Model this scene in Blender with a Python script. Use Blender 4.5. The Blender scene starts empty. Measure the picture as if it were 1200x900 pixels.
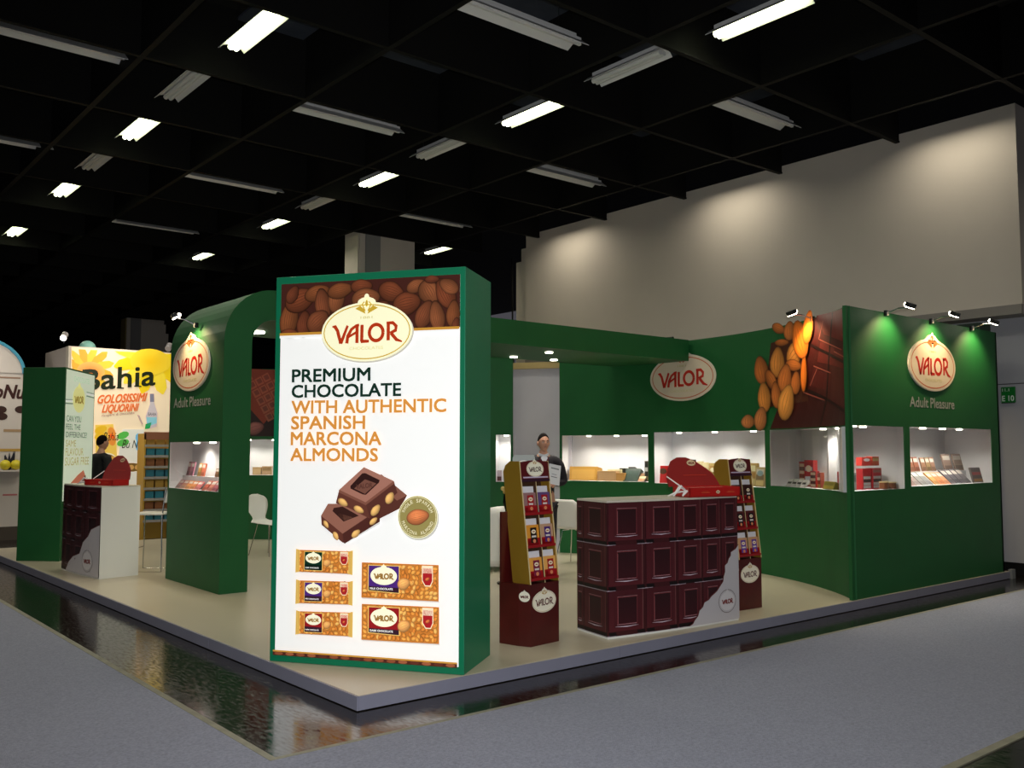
import bpy, bmesh, math, random
from mathutils import Vector, Matrix
random.seed(7)
SC = bpy.context.scene
COL = SC.collection
# ------------------------------------------------------------------ camera
CH = 1.7
F_PX = 1091.6
def cam_axes(yaw, pitch, roll):
    yaw, pitch, roll = map(math.radians, (yaw, pitch, roll))
    fwd = Vector((-math.sin(yaw)*math.cos(pitch), math.cos(yaw)*math.cos(pitch), math.sin(pitch)))
    r = Vector((math.cos(yaw), math.sin(yaw), 0)); u = r.cross(fwd)
    return (r*math.cos(roll)+u*math.sin(roll), u*math.cos(roll)-r*math.sin(roll), fwd)
CR, CU, CF = cam_axes(-39.56, 4.01, 0.026)
cd = bpy.data.cameras.new('camera'); co = bpy.data.objects.new('camera', cd); COL.objects.link(co)
cd.sensor_width = 36; cd.lens = F_PX/1200*36; cd.clip_end = 200; cd.clip_start = .05
M = Matrix.Identity(4)
for i in range(3):
    M[i][0] = CR[i]; M[i][1] = CU[i]; M[i][2] = -CF[i]
M[2][3] = CH
co.matrix_world = M
SC.camera = co
# ------------------------------------------------------------------ light of the place
w = bpy.data.worlds.new('hall_air'); SC.world = w; w.use_nodes = True
w.node_tree.nodes['Background'].inputs[0].default_value = (.9, .88, 1.0, 1)
w.node_tree.nodes['Background'].inputs[1].default_value = .068
SC.view_settings.view_transform = 'Standard'; SC.view_settings.look = 'None'
SC.view_settings.gamma = 1; SC.view_settings.use_curve_mapping = False
SC.view_settings.exposure = 0.0
SC.cycles.use_denoising = True
SC.cycles.max_bounces = 6; SC.cycles.diffuse_bounces = 3; SC.cycles.glossy_bounces = 3
SC.cycles.sample_clamp_indirect = 3
LAMP_W = 28        # each lit ceiling lamp
FLASH_W = 110
HALO_W = 4.2        # halogen arm spots
CASE_W = 2.1       # downlights inside the display cases
def light(name, kind, loc, to=None, energy=10, color=(1, 1, 1), size=.1, size_y=None, spread=None, angle=None, blend=.5, rot=None):
    d = bpy.data.lights.new(name, kind); o = bpy.data.objects.new(name, d); COL.objects.link(o)
    o.location = loc; d.energy = energy; d.color = color
    if kind == 'AREA':
        d.size = size
        if size_y: d.shape = 'RECTANGLE'; d.size_y = size_y
        if spread: d.spread = math.radians(spread)
    else: d.shadow_soft_size = size
    if kind == 'SPOT': d.spot_size = math.radians(angle or 60); d.spot_blend = blend
    if to is not None: o.rotation_euler = (Vector(to)-Vector(loc)).to_track_quat('-Z', 'Y').to_euler()
    if rot: o.rotation_euler = rot
    return o
# the photographer's flash, just above the lens
light('flash', 'SPOT', (CR*.02+CU*.12+Vector((0, 0, CH)))[:], tuple(CF*7+CU*-.3+Vector((0, 0, CH))), FLASH_W*10, (.93, .96, 1), .03, angle=88, blend=.9)

# ------------------------------------------------------------------ pixel <-> place
def ray(x, y): return CF+CR*((x-600)/F_PX)-CU*((y-450)/F_PX)
def pz(x, y, z):
    d = ray(x, y); t = (z-CH)/d.z; return Vector((d.x*t, d.y*t, z))
def lin(c):
    r = []
    for v in c[:3]:
        v = v/255; r.append(v/12.92 if v <= .04045 else ((v+.055)/1.055)**2.4)
    return tuple(r)
# ------------------------------------------------------------------ materials
MATS = {}
def mat(name, rgb, rough=.6, metal=0, spec=.5, bump=0, bscale=40, var=0, vscale=3, emit=None, es=1, coat=0, alpha=None, stretch=None):
    if name in MATS: return MATS[name]
    m = bpy.data.materials.new(name); m.use_nodes = True; nt = m.node_tree; b = nt.nodes['Principled BSDF']
    c = lin(rgb); b.inputs['Base Color'].default_value = (*c, 1)
    b.inputs['Roughness'].default_value = rough; b.inputs['Metallic'].default_value = metal
    b.inputs['Specular IOR Level'].default_value = spec; b.inputs['Coat Weight'].default_value = coat
    tc = nt.nodes.new('ShaderNodeTexCoord')
    src = tc.outputs['Object']
    if stretch:
        mp = nt.nodes.new('ShaderNodeMapping'); mp.inputs['Scale'].default_value = stretch
        nt.links.new(src, mp.inputs[0]); src = mp.outputs[0]
    if var:
        n = nt.nodes.new('ShaderNodeTexNoise'); n.inputs['Scale'].default_value = vscale; n.inputs['Detail'].default_value = 6
        nt.links.new(src, n.inputs[0])
        r = nt.nodes.new('ShaderNodeValToRGB'); r.color_ramp.elements[0].position = .3; r.color_ramp.elements[1].position = .7
        r.color_ramp.elements[0].color = (*[v*(1-var) for v in c], 1); r.color_ramp.elements[1].color = (*[min(1, v*(1+var)) for v in c], 1)
        nt.links.new(n.outputs[0], r.inputs[0]); nt.links.new(r.outputs[0], b.inputs['Base Color'])
    if bump:
        n = nt.nodes.new('ShaderNodeTexNoise'); n.inputs['Scale'].default_value = bscale; n.inputs['Detail'].default_value = 4
        nt.links.new(src, n.inputs[0])
        bp = nt.nodes.new('ShaderNodeBump'); bp.inputs['Strength'].default_value = bump; bp.inputs['Distance'].default_value = .01
        nt.links.new(n.outputs[0], bp.inputs['Height']); nt.links.new(bp.outputs[0], b.inputs['Normal'])
    if emit:
        b.inputs['Emission Color'].default_value = (*lin(emit), 1); b.inputs['Emission Strength'].default_value = es
    MATS[name] = m; return m
def print_mat(name, emis=0, rough=.45):
    m = bpy.data.materials.new(name); m.use_nodes = True; nt = m.node_tree; b = nt.nodes['Principled BSDF']
    a = nt.nodes.new('ShaderNodeAttribute'); a.attribute_name = 'ink'
    nt.links.new(a.outputs['Color'], b.inputs['Base Color']); b.inputs['Roughness'].default_value = rough
    b.inputs['Specular IOR Level'].default_value = .3
    if emis:
        nt.links.new(a.outputs['Color'], b.inputs['Emission Color']); b.inputs['Emission Strength'].default_value = emis
    return m
INK = print_mat('printed_ink'); INK_BACKLIT = print_mat('backlit_film', .42, .3); INK_BACKLIT2 = print_mat('backlit_film_dim', .42, .4)
GREEN = mat('green_paint', (18, 86, 40), .55, spec=.4, bump=.05, bscale=60, var=.05)
GREEN_FRAME = mat('green_laminate', (4, 120, 82), .42, spec=.35, bump=.02, var=.03)
WHITE = mat('white_board', (226, 224, 226), .5, bump=.02, var=.02)
WHITEG = mat('white_laminate', (228, 228, 222), .3, bump=.01)
PLASTIC = mat('white_plastic', (232, 230, 222), .35)
CHROME = mat('chrome', (205, 205, 205), .15, 1)
DARKM = mat('dark_metal', (30, 30, 30), .4, .6)
BLACK = mat('black_paint', (20, 20, 21), .8, spec=.15, bump=.2, bscale=30)
BLACKP = mat('black_panel', (62, 66, 76), .9, spec=.1, bump=.2, var=.25, vscale=1.2)
GOLDC = mat('gold_card', (150, 112, 30), .45, .25, bump=.02, var=.04)
BULB = mat('halogen_glow', (255, 240, 210), emit=(255, 244, 220), es=22)
DISC = mat('downlight_glow', (255, 245, 225), emit=(255, 246, 226), es=9)
TUBE = mat('fluorescent_glow', (255, 255, 230), emit=(244, 255, 205), es=9)
# ------------------------------------------------------------------ mesh helpers
class MB:
    def __init__(s): s.v = []; s.f = []; s.m = []
    def add(s, vs, fs, mi=0):
        k = len(s.v); s.v += [tuple(v) for v in vs]; s.f += [tuple(i+k for i in f) for f in fs]; s.m += [mi]*len(fs)
    def hexa(s, a, b, mi=0):      # two quads, bottom loop a and top loop b
        s.add(list(a)+list(b), [(3, 2, 1, 0), (4, 5, 6, 7), (0, 1, 5, 4), (1, 2, 6, 5), (2, 3, 7, 6), (3, 0, 4, 7)], mi)
    def box(s, c, d, rz=0, mi=0, bev=0):
        x, y, z = d[0]/2, d[1]/2, d[2]/2; cs, sn = math.cos(rz), math.sin(rz)
        def P(a, b2, e): return (c[0]+a*cs-b2*sn, c[1]+a*sn+b2*cs, c[2]+e)
        s.hexa([P(-x, -y, -z), P(x, -y, -z), P(x, y, -z), P(-x, y, -z)], [P(-x, -y, z), P(x, -y, z), P(x, y, z), P(-x, y, z)], mi)
    def obox(s, o, ax, ay, az, mi=0):   # from corner o with three edge vectors
        o, ax, ay, az = map(Vector, (o, ax, ay, az))
        s.hexa([o, o+ax, o+ax+ay, o+ay], [o+az, o+ax+az, o+ax+ay+az, o+ay+az], mi)
    def prism(s, poly, z0, z1, mi=0):
        n = len(poly); s.add([(p[0], p[1], z0) for p in poly]+[(p[0], p[1], z1) for p in poly],
            [tuple(range(n-1, -1, -1)), tuple(range(n, 2*n))]+[(i, (i+1) % n, n+(i+1) % n, n+i) for i in range(n)], mi)
    def tube(s, pts, r, n=8, mi=0, caps=True):
        pts = [Vector(p) for p in pts]; rs = r if isinstance(r, (list, tuple)) else [r]*len(pts); vs = []; fs = []
        t0 = (pts[1]-pts[0]).normalized(); a = t0.orthogonal().normalized()
        for i, p in enumerate(pts):
            t = (pts[min(i+1, len(pts)-1)]-pts[max(i-1, 0)]).normalized()
            a = (a-t*a.dot(t)).normalized(); b = t.cross(a)
            for k in range(n):
                g = 2*math.pi*k/n; vs.append(p+(a*math.cos(g)+b*math.sin(g))*rs[i])
        for i in range(len(pts)-1):
            for k in range(n):
                fs.append((i*n+k, i*n+(k+1) % n, (i+1)*n+(k+1) % n, (i+1)*n+k))
        if caps: fs += [tuple(range(n-1, -1, -1)), tuple(range((len(pts)-1)*n, len(pts)*n))]
        s.add(vs, fs, mi)
    def ball(s, c, r, n=10, m=7, mi=0):
        rx, ry, rz = r if isinstance(r, (list, tuple)) else (r, r, r); vs = []; fs = []
        for j in range(m+1):
            ph = math.pi*j/m
            for k in range(n):
                g = 2*math.pi*k/n; vs.append((c[0]+rx*math.sin(ph)*math.cos(g), c[1]+ry*math.sin(ph)*math.sin(g), c[2]+rz*math.cos(ph)))
        for j in range(m):
            for k in range(n): fs.append((j*n+k, (j+1)*n+k, (j+1)*n+(k+1) % n, j*n+(k+1) % n))
        s.add(vs, fs, mi)
    def grid(s, fn, nu, nv, mi=0, closed=False):
        vs = [fn(i/nu, j/nv) for j in range(nv+1) for i in range(nu+1)]
        s.add(vs, [(j*(nu+1)+i, j*(nu+1)+i+1, (j+1)*(nu+1)+i+1, (j+1)*(nu+1)+i) for j in range(nv) for i in range(nu)], mi)
    def build(s, name, mats, parent=None, smooth=False, bevel=0, solid=0, sub=0):
        off = world_off(parent)
        me = bpy.data.meshes.new(name); me.from_pydata([(Vector(v)-off)[:] for v in s.v], [], s.f)
        for m in (mats if isinstance(mats, (list, tuple)) else [mats]): me.materials.append(m)
        for p, k in zip(me.polygons, s.m): p.material_index = k; p.use_smooth = smooth
        me.update()
        o = bpy.data.objects.new(name, me); COL.objects.link(o); o.parent = parent
        if sub: a = o.modifiers.new('sub', 'SUBSURF'); a.levels = a.render_levels = sub
        if solid: a = o.modifiers.new('solid', 'SOLIDIFY'); a.thickness = solid; a.offset = 0
        if bevel:
            a = o.modifiers.new('bevel', 'BEVEL'); a.width = bevel; a.segments = 2; a.limit_method = 'ANGLE'
        return o
def world_off(p):
    v = Vector((0, 0, 0))
    while p is not None: v += p.location; p = p.parent
    return v
def tag(o, label, cat, group=None):
    o['label'] = label; o['category'] = cat
    if group: o['group'] = group
    return o
def thing(name, label, cat, loc=(0, 0, 0), group=None):
    o = bpy.data.objects.new(name, None); COL.objects.link(o); o.location = loc; o.empty_display_size = .1
    return tag(o, label, cat, group)
def struct(o): o['kind'] = 'structure'; return o
def copy_tree(o, parent=None):
    c = o.copy(); COL.objects.link(c); c.parent = parent
    for ch in list(o.children): copy_tree(ch, c)
    return c
# ------------------------------------------------------------------ surfaces and prints
class Flat:           # vertical plane: u runs to the viewer's right, v is height, w comes out of it
    def __init__(s, o, right):
        s.o = Vector((o[0], o[1], 0)); s.r = Vector((right[0], right[1], 0)).normalized(); s.n = Vector((s.r.y, -s.r.x, 0))
    def at(s, u, v, w=0): p = s.o+s.r*u+s.n*w; return Vector((p.x, p.y, v))
    def px(s, x, y):
        d = ray(x, y); t = s.n.dot(s.o-Vector((0, 0, CH)))/s.n.dot(d); q = d*t+Vector((0, 0, CH)); return ((q-s.o).dot(s.r), q.z)
class Round:          # inside of an upright cylinder
    def __init__(s, cx, cy, R): s.cx, s.cy, s.R = cx, cy, R
    def at(s, u, v, w=0):
        a = -u/s.R; return Vector((s.cx+(s.R-w)*math.cos(a), s.cy+(s.R-w)*math.sin(a), v))
    def px(s, x, y):
        d = ray(x, y); a = d.x**2+d.y**2; b = -2*(d.x*s.cx+d.y*s.cy); c = s.cx**2+s.cy**2-s.R**2
        t = (-b+math.sqrt(b*b-4*a*c))/(2*a); return (-math.atan2(d.y*t-s.cy, d.x*t-s.cx)*s.R, CH+d.z*t)
class Slab:           # any orientation: origin, right, up
    def __init__(s, o, r, u): s.o = Vector(o); s.r = Vector(r).normalized(); s.u = Vector(u).normalized(); s.n = s.r.cross(s.u)
    def at(s, u, v, w=0): return s.o+s.r*u+s.u*v+s.n*w
TXT = {}
def glyphs(body, bold):
    k = (body, bold)
    if k not in TXT:
        cu = bpy.data.curves.new('t', 'FONT'); cu.body = body; cu.resolution_u = 3; cu.offset = bold; cu.fill_mode = 'FRONT'
        ob = bpy.data.objects.new('t', cu); me = ob.to_mesh()
        vs = [v.co.to_2d() for v in me.vertices]; fs = [tuple(p.vertices) for p in me.polygons]
        x0 = min(v.x for v in vs); x1 = max(v.x for v in vs); y1 = .7 if any(ch.isupper() or ch.isdigit() for ch in body) else max(v.y for v in vs)
        TXT[k] = ([((v.x-x0)/(x1-x0), v.y/y1) for v in vs], fs)
        ob.to_mesh_clear(); bpy.data.objects.remove(ob); bpy.data.curves.remove(cu)
    return TXT[k]
class Print:
    def __init__(s, surf, w=.002, step=.0006): s.s = surf; s.w = w; s.step = step; s.v = []; s.f = []; s.c = []
    def up(s, k=1): s.w += s.step*k
    def put(s, pts, faces, cols):
        k = len(s.v); s.v += [s.s.at(p[0], p[1], s.w) for p in pts]; s.f += [tuple(i+k for i in f) for f in faces]
        s.c += [lin(c) for c in cols] if isinstance(cols, list) else [lin(cols)]*len(pts)
    def poly(s, pts, c): s.put(pts, [tuple(range(len(pts)))], c)
    def polypx(s, pts, c): s.poly([s.s.px(*p) for p in pts], c)
    def rect(s, u0, v0, u1, v1, c, nu=1, nv=1, c2=None):
        pts = [(u0+(u1-u0)*i/nu, v0+(v1-v0)*j/nv) for j in range(nv+1) for i in range(nu+1)]
        s.put(pts, [(j*(nu+1)+i, j*(nu+1)+i+1, (j+1)*(nu+1)+i+1, (j+1)*(nu+1)+i) for j in range(nv) for i in range(nu)],
              c if c2 is None else [tuple(a+(b-a)*j/nv for a, b in zip(c, c2)) for j in range(nv+1) for i in range(nu+1)])
    def quadpx(s, q, c, n=1):     # q: tl, tr, br, bl in photo pixels on this surface
        q = [s.s.px(*p) for p in q]; s.quad(q, c, n)
    def quad(s, q, c, n=1):
        pts = []
        for j in range(n+1):
            for i in range(n+1):
                a, b = i/n, j/n
                pts.append(tuple((q[0][k]*(1-a)+q[1][k]*a)*(1-b)+(q[3][k]*(1-a)+q[2][k]*a)*b for k in (0, 1)))
        s.put(pts, [(j*(n+1)+i, (j+1)*(n+1)+i, (j+1)*(n+1)+i+1, j*(n+1)+i+1) for j in range(n) for i in range(n)], c)
    def ell(s, cx, cy, rx, ry, c, n=28, rot=0, cc=None):
        cs, sn = math.cos(rot), math.sin(rot); pts = [(cx, cy)]
        for i in range(n):
            g = 2*math.pi*i/n; a, b = rx*math.cos(g), ry*math.sin(g); pts.append((cx+a*cs-b*sn, cy+a*sn+b*cs))
        s.put(pts, [(0, i+1, (i+1) % n+1) for i in range(n)], [cc or c]+[c]*n)
    def ring(s, cx, cy, rx, ry, th, c, n=40, a0=0, a1=360):
        pts = []
        full = a1-a0 >= 360
        for i in range(n+1):
            g = math.radians(a0+(a1-a0)*i/n); pts += [(cx+rx*math.cos(g), cy+ry*math.sin(g)), (cx+(rx-th)*math.cos(g), cy+(ry-th)*math.sin(g))]
        s.put(pts, [(2*i, 2*i+2, 2*i+3, 2*i+1) for i in range(n)], c)
    def line(s, pts, th, c, ends=None):
        n = len(pts); L = []
        for i in range(n):
            a = pts[max(i-1, 0)]; b = pts[min(i+1, n-1)]; d = math.hypot(b[0]-a[0], b[1]-a[1]) or 1
            nx, ny = -(b[1]-a[1])/d, (b[0]-a[0])/d; t = th/2*(ends[i] if ends else 1); L += [(pts[i][0]+nx*t, pts[i][1]+ny*t), (pts[i][0]-nx*t, pts[i][1]-ny*t)]
        s.put(L, [(2*i, 2*i+1, 2*i+3, 2*i+2) for i in range(n-1)], c)
    def text(s, body, u, v, h, c, width=None, bold=.012, shear=0, rise=0, anchor='l'):
        g, fs = glyphs(body, 0); k_ = min(bold, .03)*1.1
        if width is None: width = h*.78*len(body)
        if anchor == 'c': u -= width/2
        for dx, dy in (((-k_, -k_), (k_, -k_), (-k_, k_), (k_, k_), (0, 0)) if bold > .015 else ((0, 0),)):
            s.put([(u+x*width+y*h*shear+dx*h, v+y*h+x*width*rise+dy*h) for x, y in g], fs, c); s.w += .00011
    def almond(s, cx, cy, a, b, rot, c, dark=.45, lite=1.25, streaks=4, n=20):
        cs, sn = math.cos(rot), math.sin(rot); pts = []; cols = []
        def P(x, y): return (cx+x*cs-y*sn, cy+x*sn+y*cs)
        def sh(k): return tuple(min(255, q*k) for q in c)
        pts.append(P(-a*.1, b*.15)); cols.append(sh(lite))
        for ring, k in ((.6, 1.0), (.88, .8), (1, dark)):
            for i in range(n):
                g = 2*math.pi*i/n; tip = 1-.18*max(0, math.cos(g))**1 ; y = b*math.sin(g)*tip; x = a*math.cos(g)
                if math.cos(g) > .8: x *= 1.05
                pts.append(P(x*ring-a*.1*(1-ring), y*ring+b*.15*(1-ring))); cols.append(sh(k*(1+.12*math.sin(g))))
        fs = [(0, i+1, (i+1) % n+1) for i in range(n)]
        for r in range(2): fs += [(1+r*n+i, 1+(r+1)*n+i, 1+(r+1)*n+(i+1) % n, 1+r*n+(i+1) % n) for i in range(n)]
        s.put(pts, fs, cols)
        w0 = s.w; s.w += s.step*.4
        for i in range(streaks):
            y = b*(-.6+1.2*(i+.5)/streaks); L = [P(-a*.7+1.4*a*t, y*(1-.5*(2*t-1)**2)) for t in (0, .25, .5, .75, 1)]
            s.line(L, b*.05, sh(.78), [.2, 1, 1, 1, .2])
        s.w = w0
    def build(s, name, mat=None, parent=None):
        off = world_off(parent)
        me = bpy.data.meshes.new(name); me.from_pydata([(v-off)[:] for v in s.v], [], s.f); me.materials.append(mat or INK)
        at = me.color_attributes.new('ink', 'FLOAT_COLOR', 'POINT')
        at.data.foreach_set('color', [x for c in s.c for x in (*c, 1)])
        o = bpy.data.objects.new(name, me); COL.objects.link(o); o.parent = parent; return o
# the oval brand mark
def arc(cx, cy, rx, ry, a0, a1, n=12): return [(cx+rx*math.cos(math.radians(a0+(a1-a0)*i/n)), cy+ry*math.sin(math.radians(a0+(a1-a0)*i/n))) for i in range(n+1)]
VAL = [([(-.76, .135), (-.70, .135), (-.64, .05), (-.565, -.20)], [.4, 1.1, 1, 1]), ([(-.565, -.2), (-.415, .145)], [1, .8]),
       ([(-.43, -.2), (-.41, -.06), (-.33, .07), (-.22, .14), (-.16, .15)], [1, 1, .9, .8, .7]), ([(-.205, .15), (-.205, -.2)], [1, 1]), ([(-.4, -.08), (-.21, .015)], [.7, .7]),
       ([(-.095, .15), (-.1, -.175)], [1, 1]), ([(-.12, -.17), (.06, -.17)], [1, .8]),
       (arc(.217, -.01, .15, .155, 0, 360, 26), None), ([(.48, .17), (.48, -.17)], [1, 1]),
       ([(.44, .165), (.58, .165), (.65, .1), (.64, .02), (.52, -.03)], [.8, 1, 1, 1, .8]), ([(.54, -.03), (.66, -.16), (.78, -.2)], [1, 1, .4])]
def logo(P, cx, cy, hw, ratio=.58, cream=(250, 246, 205), ring=(196, 160, 50), ink=(176, 52, 20), lod=2, outline=None, sx=1.0, sub='CHOCOLATES'):
    """hw: half width along v scale; sx squeezes the mark horizontally"""
    hh = hw*ratio; X = lambda x: cx+x*hw*sx; Y = lambda y: cy+y*hw
    P.ell(cx, cy, hw*sx, hh, outline or cream, 44)
    P.ell(cx, cy+hh, hw*.2*sx, hh*.17, outline or cream, 16); P.ell(cx, cy+hh*1.16, hw*.055*sx, hh*.13, outline or cream, 12)
    P.up()
    if lod >= 1:
        P.ring(cx, cy, hw*.955*sx, hh*.93, hw*.022, ring, 44)
    P.up(); tw = .071 if lod else .105
    for pts, e in VAL:
        P.line([(X(x), Y(y*1.05-.015)) for x, y in pts], hw*tw, ink, e)
    if lod >= 1:
        for sgn in (-1, 1):
            P.poly([(X(sgn*.02), Y(.36)), (X(sgn*.1), Y(.40)), (X(sgn*.25), Y(.475)), (X(sgn*.14), Y(.53)), (X(sgn*.06), Y(.46))][::sgn], ring)
            P.line([(X(sgn*.03), Y(.42)), (X(sgn*.1), Y(.56)), (X(sgn*.05), Y(.61))], hw*.025, ring)
        P.ell(X(0), Y(.575), hw*.028*sx, hw*.07, ring, 12)
    if lod >= 2:
        P.text('1881', X(0), Y(.265), hw*.05, (190, 180, 120), hw*.26*sx, anchor='c', bold=0)
        P.text(sub, X(0), Y(-.36), hw*.06, (205, 196, 140), hw*.74*sx, anchor='c', bold=0)

# ================================================================== the hall
mb = MB(); mb.box((4, 20, -.05), (44, 64, .1))
fm = mat('black_gloss_floor', (24, 20, 16), .12, spec=.6, bump=.035, bscale=5, var=.5, vscale=2.5, stretch=(1, 3, 1))
nt = fm.node_tree; b = nt.nodes['Principled BSDF']; tc = nt.nodes.new('ShaderNodeTexCoord'); mp = nt.nodes.new('ShaderNodeMapping'); mp.inputs['Scale'].default_value = (9, 2.5, 1); mp.inputs['Rotation'].default_value = (0, 0, .8)
n1 = nt.nodes.new('ShaderNodeTexNoise'); n1.inputs['Scale'].default_value = 5; n1.inputs['Detail'].default_value = 8
mr = nt.nodes.new('ShaderNodeMapRange'); mr.inputs['From Min'].default_value = .3; mr.inputs['From Max'].default_value = .7; mr.inputs['To Min'].default_value = .05; mr.inputs['To Max'].default_value = .26
nt.links.new(tc.outputs['Object'], mp.inputs[0]); nt.links.new(mp.outputs[0], n1.inputs[0]); nt.links.new(n1.outputs[0], mr.inputs[0]); nt.links.new(mr.outputs[0], b.inputs['Roughness'])
struct(mb.build('floor', fm))
# carpet
cm = mat('grey_carpet', (140, 143, 158), .95, spec=.1, bump=.9, bscale=220, var=.16, vscale=60)
carp = thing('aisle_carpet', 'grey needle felt aisle carpet laid around the black strip', 'carpet', (2.3, 2.6, 0))
mb = MB(); mb.prism([(-12, 2.475), (13.48, 2.475), (13.48, 4.85), (2.30, 4.85), (2.30, 17.2), (-12, 17.2)], 0, .006); mb.build('carpet_sheet', cm, carp)
tm = mat('carpet_tape', (120, 118, 102), .6, var=.2, vscale=8)
for a, b2 in (((2.30, 4.85), (13.48, 4.885)), ((2.30, 4.885), (2.345, 17.2)), ((-12, 2.42), (13.48, 2.475))):
    mb = MB(); mb.box(((a[0]+b2[0])/2, (a[1]+b2[1])/2, .004), (b2[0]-a[0], b2[1]-a[1], .008)); mb.build('edge_tape', tm, carp)
# ceiling: black beam grid with recessed panels
HB = 6.25
mb = MB(); mb.box((3, 18, 7.35), (42, 60, .1)); ceil = struct(mb.build('ceiling', BLACK))
BX = [5.5+2.1*k for k in range(-9, 8)]; BY = [6.83+2.03*k for k in range(-5, 17)]
beamx = bpy.data.meshes.new('beam'); beamy = bpy.data.meshes.new('beam')
def mesh_of(fn, m):
    q = MB(); fn(q); me = bpy.data.meshes.new('shared'); me.from_pydata(q.v, [], q.f); me.materials.append(m); return me
BM = mat('black_beam', (15, 14, 12), .75, spec=.2, bump=.2, bscale=12)
L1 = mesh_of(lambda q: (q.box((0, 0, 0), (.05, 44, .9)), q.box((0, 0, -.44), (.07, 44, .025))), BM)
L2 = mesh_of(lambda q: (q.box((0, 0, 0), (36, .05, .9)), q.box((0, 0, -.44), (36, .07, .026))), BM)
L3 = mesh_of(lambda q: (q.box((0, 0, 0), (.9, 1.85, .03)),), BLACKP)
L4 = mesh_of(lambda q: (q.box((0, 0, 0), (1.7, 1.0, .03)),), BLACKP)
def child(name, me, loc, parent):
    o = bpy.data.objects.new(name, me); COL.objects.link(o); o.location = Vector(loc)-world_off(parent); o.parent = parent; return o
for x in BX:
    if x < 13.0: child('beam', L1, (x, 18, HB+.46), ceil)
for y in BY: child('beam', L2, (-4.9, y, HB+.46), ceil)
for i in range(-3, 4):
    for j in range(-1, 9):
        x, y = 5.5+2.1*(i+.5), 6.83+2.03*(j+.5)
        if x > 13: continue
        if (i+j) % 2: child('ceiling_panel', L4, (x, y+.2, 7.02), ceil)
        else: child('ceiling_panel', L3, (x+.5, y, 7.02), ceil)
# lamps in the grid
RW = mat('lamp_reflector', (226, 224, 220), .35, var=.03)
lamp_pos = []
def lamp_mesh(lit):
    t = thing('fluorescent_lamp', '', 'ceiling lamp'); q = MB()
    L = 1.2
    # inverted trough with a ballast spine; x is across
    prof = [(-.17, -.03), (-.10, .03), (-.03, .05), (.05, .05), (.11, .03), (.15, -.015)]
    vs = [(x, y, z) for y in (-L/2, L/2) for x, z in prof]; n = len(prof)
    q.add(vs, [(i, i+1, n+i+1, n+i) for i in range(n-1)]); q.build('reflector', RW, t, solid=.006)
    q = MB(); q.box((0, 0, .085), (.09, L*.96, .06)); q.build('housing', RW, t, bevel=.005)
    q = MB(); q.tube([(.035, -L/2+.03, .012), (.035, L/2-.03, .005)], .033, 10); q.tube([(-.03, -L/2+.03, .005), (-.03, L/2-.03, .005)], .033, 10)
    q.build('tube', TUBE if lit else mat('tube_glass', (215, 215, 210), .3), t)
    for y in (-.45, .45):
        q = MB(); q.tube([(0, y, .11), (0, y, .72)], .004, 5); q.build('suspension_wire', DARKM, t)
    return t
def side_lamp():
    t = thing('side_reflector_lamp', '', 'ceiling lamp'); q = MB(); L = 1.72
    prof = [(-.20, -.06), (-.17, -.035), (-.05, .06), (.0, .085), (.05, .06), (.16, .0)]
    n = len(prof); vs = [(x, y, z) for x in (-L/2, L/2) for y, z in prof]
    q.add(vs, [(i, n+i, n+i+1, i+1) for i in range(n-1)]); q.build('reflector', RW, t, solid=.007)
    q = MB(); q.box((0, -.055, .03), (L, .035, .09)); q.build('louvre', RW, t)
    q = MB(); q.box((0, .03, .11), (L*.97, .1, .06)); q.build('housing', RW, t)
    for x in (-.6, .6):
        q = MB(); q.tube([(x, .03, .14), (x, .03, .72)], .004, 5); q.build('suspension_wire', DARKM, t)
    return t
lit_p, unlit_p, side_p = lamp_mesh(True), lamp_mesh(False), side_lamp()
used = {0: 0}
def place(p, loc, label, group, first):
    o = p if first else copy_tree(p)
    o.location = loc; o['label'] = label; o['group'] = group; return o
ZL = 6.42
def hh(x, y, s): return (x*s, y*s)
S = (ZL-CH)/(6.25-CH)
rows = {4.13: ('left', 'second'), }
lits = [(4.114, 9.417), (4.159, 13.354), (4.184, 17.336), (4.228, 21.357), (8.07, 9.371), (8.081, 13.304), (8.116, 17.275), (8.194, 21.292), (8.092, 5.705), (12.093, 17.206)]
llab = ['large lit lamp above the left part, nearest in the row left of the tall sign', 'second lit lamp in the row receding at upper left', 'third lit lamp in the row receding at upper left', 'farthest tiny lit lamp at the far left edge of the ceiling',
        'lit lamp between two white reflectors in the upper middle of the ceiling', 'lit lamp straight above the tall sign, beyond the middle one', 'small lit lamp above the left edge of the tall sign', 'tiny lit lamp farthest in the row above the left archway',
        'longest lit lamp, cut by the top edge right of the middle', 'small lit lamp right beside the white pillar head']
for k, ((x, y), lb) in enumerate(zip(lits, llab)): place(lit_p, (x*S, y*S, ZL), lb, 'lit ceiling lamps', k == 0)
un = [(7.977, 7.494), (7.966, 11.372), (4.076, 11.404), (4.12, 15.32), (8.009, 15.339)]
ulab = ['unlit slim lamp just beyond the biggest white reflector, pointing up right', 'unlit slim lamp in front of the lit lamp above the tall sign', 'unlit slim lamp between the two nearest lit lamps at upper left', 'unlit short lamp between the second and third lit lamps at left', 'unlit short lamp above the tall sign near its left corner']
for k, ((x, y), lb) in enumerate(zip(un, ulab)): place(unlit_p, (x*S, y*S, ZL), lb, 'unlit slim ceiling lamps', k == 0)
sd = [(6.26, 7.43), (6.27, 11.19), (6.334, 15.145), (2.45, 11.1), (2.6, 15.172), (6.374, 19.189), (10.417, 7.45), (10.404, 11.252), (10.431, 15.083)]
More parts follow.
